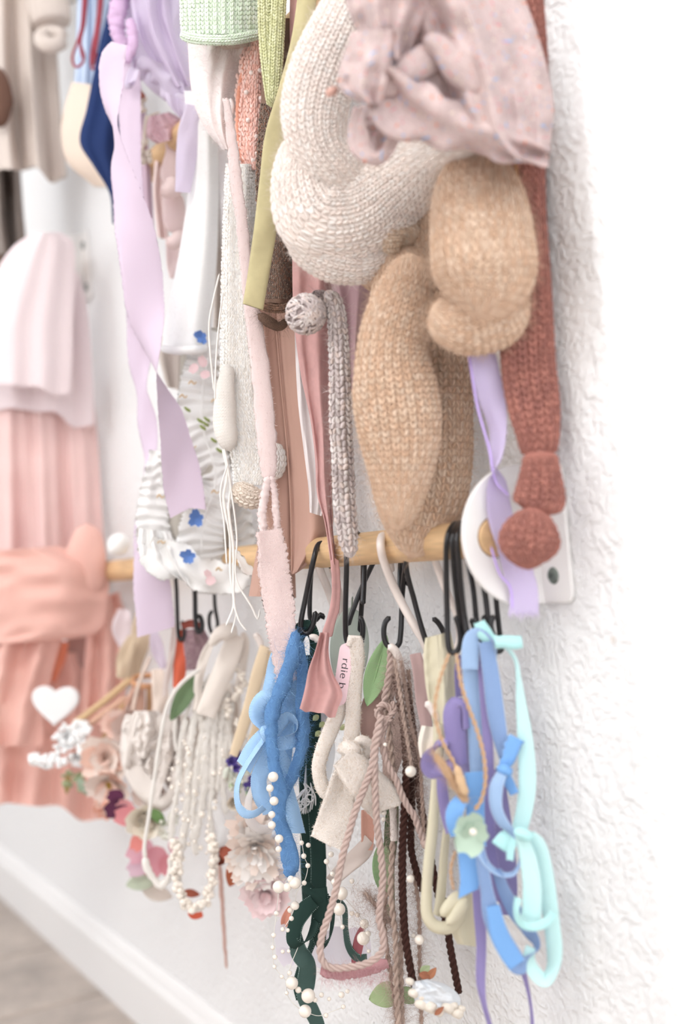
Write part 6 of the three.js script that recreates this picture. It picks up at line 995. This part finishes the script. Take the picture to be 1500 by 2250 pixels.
  run([[655, 2080], [636, 2130], [630, 2180], [645, 2206], [670, 2222], [700, 2232], [730, 2222], [756, 2212]], [[621, 2091, 4.5], [634, 2090, 4], [636, 2138, 5.5], [630, 2182, 4.5], [670, 2222, 14], [716, 2231, 5.5], [754, 2212, 5], [706, 2186, 5.5], [723, 2195, 4.5], [750, 2186, 7], [763, 2178, 5]], 1.125);
  run([[727, 1877], [717, 1893], [734, 1930], [750, 1960], [746, 2000], [752, 2036]], [[727, 1877, 6.5], [717, 1893, 6], [730, 1920, 5.5], [750, 1963, 14.5], [745, 1998, 13.5], [752, 2037, 5], [735, 1938, 8]], 1.12);
  run([[750, 1966], [780, 2000], [800, 2032], [798, 2064], [810, 2092]], [[773, 1936, 6], [773, 2007, 5.5], [785, 2010, 5.5], [800, 2030, 10.5], [798, 2062, 14.5], [808, 2052, 7], [810, 2090, 4.5]], 1.12);
}
// ---------------------------------------------------------------- lower right: ribbons on the bunch of hooks
{
  const be = M('#d3caae', { r: 0.6, bump: ['nap', 0.02, 0.0003], sp: 0.4 });
  const o = thing('jersey_headband', 'beige silky jersey headband with a knotted loop beside the dark brown cords', 'headband', at(960, 1395, 1.0));
  part(o, 'strap', cloth([[934, 1402, 990, 1388], [930, 1440, 998, 1430], [934, 1500, 1000, 1500], [944, 1560, 998, 1560], [956, 1606, 990, 1606]], 1.0, { bulge: 0.008, folds: [[0.004, 1.2, 2.8]], wr: 0.002, th: 0.002 }), be);
  part(o, 'strap', band([[968, 1590, 34, 10], [962, 1660, 24, 20], [956, 1740, 22, 20], [949, 1830, 24, 10], [941, 1900, 24, 0], [937, 1960, 24, 0], [938, 2010, 26, 10], [954, 2034, 28, 20], [984, 2038, 28, 10], [1006, 2020, 26, 10], [1016, 1990, 24, 20]], 0.995, { m: 10, curl: 0.3, th: 0.002, step: 4 }), be);
  part(o, 'strap', band([[986, 1790, 14, 30], [978, 1850, 18, 20], [972, 1920, 20, 20], [966, 1984, 22, 20], [960, 2010, 20, 40]], 1.01, { m: 8, curl: 0.3, th: 0.002 }), be);
  part(o, 'knot', tube([[968, 2014, 10], [984, 1996, 16], [1004, 1976, 18], [1018, 1966, 12]], 0.985, { lump: 0.15, seg: 18 }), be); part(o, 'knot', tube([[980, 2032, 9], [1000, 2012, 13], [1018, 1988, 14], [1026, 1974, 9]], 0.978, { lump: 0.12, seg: 18 }), be);
  part(o, 'tail', cloth([[1012, 1960, 1050, 1962], [1004, 2000, 1052, 2000], [992, 2046, 1054, 2050], [1004, 2074, 1056, 2082]], 1.005, { bulge: 0.01, folds: [[0.003, 1.2, 0.4]], th: 0.002 }), be);
  const mv = M('#b39390', { r: 0.9, sheen: 0.7, sc: '#ddc6c2', sr: 0.35 });
  solo('velvet_ribbon', 'dusty mauve velvet ribbon between brown mohair and beige headband', 'ribbon', band([[912, 1436, 26, 10], [922, 1480, 30, 0], [928, 1540, 30, 0], [936, 1596, 26, 10], [936, 1620, 20, 10]], 1.03, { m: 8, wr: 0.001, th: 0.0012 }), mv);
  solo('satin_ribbon', 'cream satin scrap at the white hook tip beside the purple velvet', 'ribbon', cloth([[926, 1594, 966, 1600], [918, 1630, 960, 1640], [922, 1664, 944, 1668]], 1.02, { bulge: 0.006, folds: [[0.003, 1.4, 0.4]], th: 0.001 }), M('#f3e9dc', { r: 0.55 }));

  const pv = M('#8375ae', { r: 0.9, sheen: 0.7, sc: '#c4b2dc', sr: 0.35, bump: ['nap', 0.008, 0.0006] }), ps = M('#9f93c4', { r: 0.55, bump: ['ribs', 0.005, 0.0004] });
  const p = thing('velvet_ribbon', 'purple velvet ribbon bow with long tails hanging in front of the wall', 'ribbon', at(1010, 1440, 0.97));
  ribbon(p, 'hook_loop', [[1010, 1530, 20, 20], [1006, 1470, 18, 30], [1012, 1440, 16, 40]], 0.985, { m: 6 }, pv, '#b5a6d2');
  ribbon(p, 'bow_loop', [[1008, 1680, 36, 20], [1000, 1620, 44, 0], [996, 1570, 46, -10], [1000, 1544, 40, -50], [1014, 1548, 36, -80], [1022, 1600, 30, -70]], 0.965, { m: 10, step: 4, curl: 0.25, th: 0.0012 }, pv, '#b5a6d2');
  ribbon(p, 'bow_loop', [[1000, 1676, 26, 30], [970, 1690, 34, 20], [946, 1690, 44, 30], [940, 1660, 46, 60], [958, 1634, 40, 100], [984, 1630, 30, 120]], 0.96, { m: 10, step: 4, curl: 0.2, th: 0.0012 }, pv, '#b5a6d2');
  ribbon(p, 'bow_back', [[1030, 1540, 44, 0], [1032, 1600, 48, 0], [1032, 1660, 48, 0], [1030, 1704, 46, 0]], 0.98, { m: 10, curl: 0.06 }, ps, '#cdc3e2');
  ribbon(p, 'tail', [[970, 1690, 22, 20], [972, 1740, 24, 10], [980, 1790, 24, 10], [990, 1830, 22, 20]], 0.972, { m: 8, curl: 0.15 }, pv, '#b5a6d2');
  ribbon(p, 'long_strap', [[1058, 1420, 24, 10], [1064, 1520, 22, 10], [1072, 1640, 22, 10], [1074, 1740, 24, 0], [1076, 1850, 26, 0], [1086, 1930, 26, 10], [1090, 1980, 24, 10]], 0.955, { m: 8, step: 5, th: 0.0012, curl: 0.06 }, pv, '#b5a6d2');
  part(p, 'wide_strap', band([[1090, 1690, 30, 10], [1096, 1760, 40, 0], [1104, 1850, 50, 0], [1112, 1940, 48, 0], [1118, 2010, 34, 10]], 0.965, { m: 10, curl: 0.05 }), M('#8578ae', { r: 0.85, sheen: 0.7, sc: '#c4b2dc', bump: ['nap', 0.008, 0.0006] }));
  ribbon(p, 'tail', [[1048, 1930, 24, 0], [1053, 2000, 26, 0], [1057, 2080, 22, 10], [1056, 2160, 22, 30], [1064, 2210, 16, 50], [1078, 2260, 18, 60], [1090, 2320, 18, 60]], 0.955, { m: 8, step: 5, curl: 0.06 }, pv, '#b5a6d2');
  ribbon(p, 'tail', [[1130, 2080, 12, 40], [1146, 2126, 18, 40], [1156, 2160, 13, 50], [1166, 2210, 9, 50], [1170, 2260, 10, 40], [1172, 2320, 10, 40]], 0.955, { m: 8, curl: 0.1 }, pv, '#b5a6d2');

  const jt = M('#c9a27c', { r: 1 });
  const j = thing('jute_twine', 'natural jute twine loop with a frayed bundle over the purple bow', 'twine', at(1000, 1435, 0.94));
  part(j, 'twine', rope([[986, 1436, 4.5], [964, 1500, 4.5], [955, 1566, 5], [972, 1630, 5], [1000, 1684, 5], [1026, 1764, 5]], 0.935, { ply: 2, pitch: 7 }), jt);
  part(j, 'twine', rope([[1002, 1436, 4.5], [1012, 1500, 5], [1026, 1546, 5], [1046, 1600, 5], [1062, 1660, 5], [1066, 1716, 5], [1056, 1760, 5], [1042, 1780, 5]], 0.93, { ply: 2, pitch: 7 }), jt);
  part(j, 'twine', rope([[1000, 1870, 4], [990, 1912, 4.5], [996, 1956, 4]], 0.945, { ply: 2, pitch: 7 }), jt);
  const fr = new Soup(), jc = ['#cfa880', '#b98f66', '#e0c09a']; for (let k = 0; k < 420; k++) { const t = rnd(), x = 952 + 76 * t, y = 1650 + 118 * t; fr.hair(at(x + rr(-9, 9), y + rr(-9, 9), 0.932 + rr(-0.004, 0.004)), RX.clone().multiplyScalar(rr(-0.9, 0.1)).addScaledVector(UY, rr(0.2, 1)).add(V(rr(-0.2, 0.2), rr(-0.2, 0.2), rr(-0.2, 0.2))).normalize(), rr(0.006, 0.014), 0.00022, 0.25, shade(jc[k % 3], rr(0.9, 1.1))); }
  const bun = part(j, 'frayed_bundle', tube([[954, 1656, 7], [976, 1686, 9], [1000, 1722, 9], [1026, 1766, 8]], 0.934, { seg: 10, lump: 0.3, lf: 1 }), jt); stuff(part(bun, 'fibres', fr.geo, hairMat));
  part(j, 'wheat_ear', tube([[1002, 1680, 7], [1012, 1716, 10], [1024, 1750, 8]], 0.928, { seg: 10, lump: 0.35, lf: 1.5 }), M('#d3ae84'));

  const lb = M('#98b8e0', { r: 0.5, bump: ['ribs', 0.005, 0.0004] }), bv = M('#6aa4e2', { r: 0.9, sheen: 0.8, sc: '#a8d2ff', sr: 0.35, bump: ['nap', 0.008, 0.0006] }), lb2 = M('#7d9dce', { r: 0.55, bump: ['ribs', 0.005, 0.0004] });
  const b = thing('satin_headband', 'light blue satin and velvet ribbon headband with knots at the right', 'headband', at(1055, 1390, 0.95));
  ribbon(b, 'hook_fold', [[1032, 1470, 36, 0], [1034, 1424, 40, 0], [1044, 1400, 44, 20], [1062, 1398, 42, 60], [1072, 1420, 40, 30], [1074, 1450, 34, 10]], 0.953, { m: 8, step: 4, th: 0.001, curl: 0.08 }, lb, '#dbe8f8');
  ribbon(b, 'left_strap', [[1034, 1440, 38, 0], [1038, 1520, 38, 0], [1044, 1600, 34, 4], [1046, 1680, 30, 4], [1050, 1740, 26, 4]], 0.966, { m: 8, curl: 0.05 }, lb, '#dbe8f8');
  ribbon(b, 'right_strap', [[1066, 1410, 30, 0], [1078, 1480, 36, 0], [1088, 1560, 38, 4], [1098, 1620, 34, 20], [1106, 1672, 20, 40]], 0.948, { m: 10, curl: 0.12 }, lb2, '#cfdff4');
  ribbon(b, 'velvet_end', [[1106, 1686, 22, 20], [1118, 1660, 30, 0], [1128, 1632, 34, 0], [1134, 1620, 34, 0]], 0.936, { m: 8, curl: 0.1, fray: 0.002 }, bv, '#b8d8f8');
  part(b, 'knot', tube([[1090, 1686, 10], [1102, 1690, 15], [1116, 1694, 13], [1126, 1690, 7]], 0.93, { lump: 0.3, seg: 16 }), bv);
  ribbon(b, 'velvet_end', [[1106, 1694, 18, 10], [1116, 1716, 24, 20], [1130, 1744, 20, 10]], 0.936, { m: 8, curl: 0.1 }, bv, '#b8d8f8');
  ribbon(b, 'loop_strap', [[1102, 1700, 24, 20], [1090, 1730, 30, 10], [1090, 1774, 28, 20], [1104, 1806, 26, 30], [1124, 1828, 22, 50], [1138, 1856, 18, 66], [1143, 1886, 16, 70], [1130, 1918, 18, 60], [1104, 1922, 18, 50], [1076, 1906, 20, 50], [1056, 1876, 22, 40], [1046, 1840, 22, 30]], 0.925, { m: 10, step: 4, curl: 0.08 }, lb, '#dbe8f8');
  ribbon(b, 'velvet_piece', [[1040, 1696, 40, 0], [1044, 1740, 40, 0], [1044, 1790, 40, 0], [1050, 1860, 36, 0]], 0.94, { m: 8 }, bv, '#b8d8f8');
  ribbon(b, 'velvet_piece', [[1014, 1756, 34, 30], [1000, 1780, 40, 20], [996, 1806, 34, 10], [1004, 1836, 30, 20]], 0.935, { m: 8, curl: 0.1 }, bv, '#b8d8f8');
  ribbon(b, 'velvet_tail', [[1026, 1850, 44, 0], [1030, 1890, 46, 0], [1032, 1930, 44, 0], [1030, 1950, 40, 0]], 0.935, { m: 10, cutEnd: (q) => 0.7 * (1 - q) }, bv, '#b8d8f8');
  ribbon(b, 'lower_strap', [[1052, 1850, 20, 20], [1060, 1900, 26, 20], [1070, 1960, 30, 20], [1080, 2010, 40, 10], [1100, 2060, 44, 10], [1124, 2100, 44, 0], [1140, 2122, 40, 10], [1160, 2106, 36, 60], [1176, 2080, 40, 110], [1160, 2044, 44, 130], [1132, 2004, 42, 140], [1108, 1960, 34, 140], [1090, 1910, 26, 140]], 0.925, { m: 10, step: 4, curl: 0.05 }, lb2, '#cfdff4');
  ribbon(b, 'velvet_strap', [[1082, 1990, 30, 10], [1096, 2050, 40, 10], [1118, 2094, 42, 6], [1136, 2120, 40, 6]], 0.921, { m: 8 }, bv, '#b8d8f8');
  const mf = M('#bcd3bf', { r: 0.9, bump: ['nap', 0.008, 0.0006] });
  const fl = new THREE.Group(); fl.name = 'felt_flower'; fl.position.copy(at(1038, 1828, 0.905)).sub(b.position); b.add(fl);
  const P5 = petalGeo(1.25, 0.25, 0.12);
  for (const [a, s, t] of [[0.35, 52, 0.25], [1.75, 46, 0.2], [2.75, 54, 0.2], [-1.3, 40, 0.45], [0.95, 30, 0.5]]) { const m = new THREE.Mesh(P5, mf); m.name = 'petal'; m.scale.setScalar(mm(s, 0.905)); orient(m, a, t); fl.add(m); }
  pearl(fl, 1039, 1828, 0.897, 8.5, 'pearl_centre');

  const mt = M('#c6efee', { r: 0.6, bump: ['ribs', 0.005, 0.0003], sheen: 0.3, sc: '#fff' }), mtd = M('#b2e6e6', { r: 0.8, sheen: 0.7, sc: '#e6ffff', sr: 0.4 });
  const m = thing('satin_ribbon', 'mint aqua ribbon tied on the rightmost hook and hanging in loops by the wall', 'ribbon', at(1095, 1385, 0.94));
  ribbon(m, 'fold', [[1052, 1366, 26, 20], [1062, 1388, 34, 10], [1076, 1404, 30, 20], [1092, 1408, 24, 30]], 0.95, { m: 8, curl: 0.15 }, mtd, '#dcf7f7');
  ribbon(m, 'bow_end', [[1086, 1412, 26, 20], [1110, 1410, 28, 0], [1132, 1412, 30, 0], [1146, 1410, 26, 10]], 0.935, { m: 8, curl: 0.2, th: 0.002 }, mtd, '#dcf7f7');
  ribbon(m, 'strap', [[1096, 1412, 12, 60], [1118, 1428, 12, 50], [1133, 1452, 14, 60], [1139, 1490, 16, 50], [1144, 1540, 24, 30], [1151, 1600, 32, 20], [1156, 1660, 37, 10], [1158, 1720, 38, 0], [1152, 1776, 36, 0], [1140, 1826, 34, 0]], 0.938, { m: 10, step: 5, th: 0.001, curl: 0.05 }, mt, '#e6fafa');
  part(m, 'knot', tube([[1128, 1824, 9], [1142, 1830, 13], [1158, 1836, 12], [1172, 1836, 7]], 0.915, { lump: 0.2, seg: 16 }), mtd);
  ribbon(m, 'short_end', [[1132, 1828, 22, 20], [1112, 1840, 34, 10], [1098, 1860, 40, 0]], 0.93, { m: 8, curl: 0.15, zig: 0.003 }, mtd, '#dcf7f7');
  ribbon(m, 'short_end', [[1134, 1834, 18, 20], [1122, 1864, 20, 30], [1120, 1890, 16, 20]], 0.925, { m: 6 }, mtd, '#dcf7f7');
  ribbon(m, 'outer_loop', [[1160, 1834, 30, 30], [1180, 1856, 38, 20], [1194, 1910, 40, 16], [1204, 1970, 38, 14], [1212, 2030, 36, 16], [1218, 2090, 36, 20], [1212, 2134, 34, 40], [1196, 2154, 30, 20], [1174, 2136, 30, 0], [1162, 2108, 28, -20], [1166, 2080, 24, -30]], 0.925, { m: 10, step: 4, th: 0.001, curl: 0.06 }, mt, '#e6fafa');
  ribbon(m, 'inner_loop', [[1144, 1836, 26, 20], [1158, 1880, 36, 10], [1168, 1940, 40, 4], [1168, 1990, 42, 0], [1166, 2024, 44, 0]], 0.918, { m: 10, curl: 0.06 }, mt, '#e6fafa');
  ribbon(m, 'cross_band', [[1138, 1972, 20, 40], [1134, 2002, 24, 60], [1146, 2028, 22, 30], [1172, 2036, 20, 10], [1200, 2026, 20, 10], [1216, 2006, 18, 20]], 0.91, { m: 8, step: 4, curl: 0.1 }, mtd, '#dcf7f7');
}
renderer.render(scene, camera);
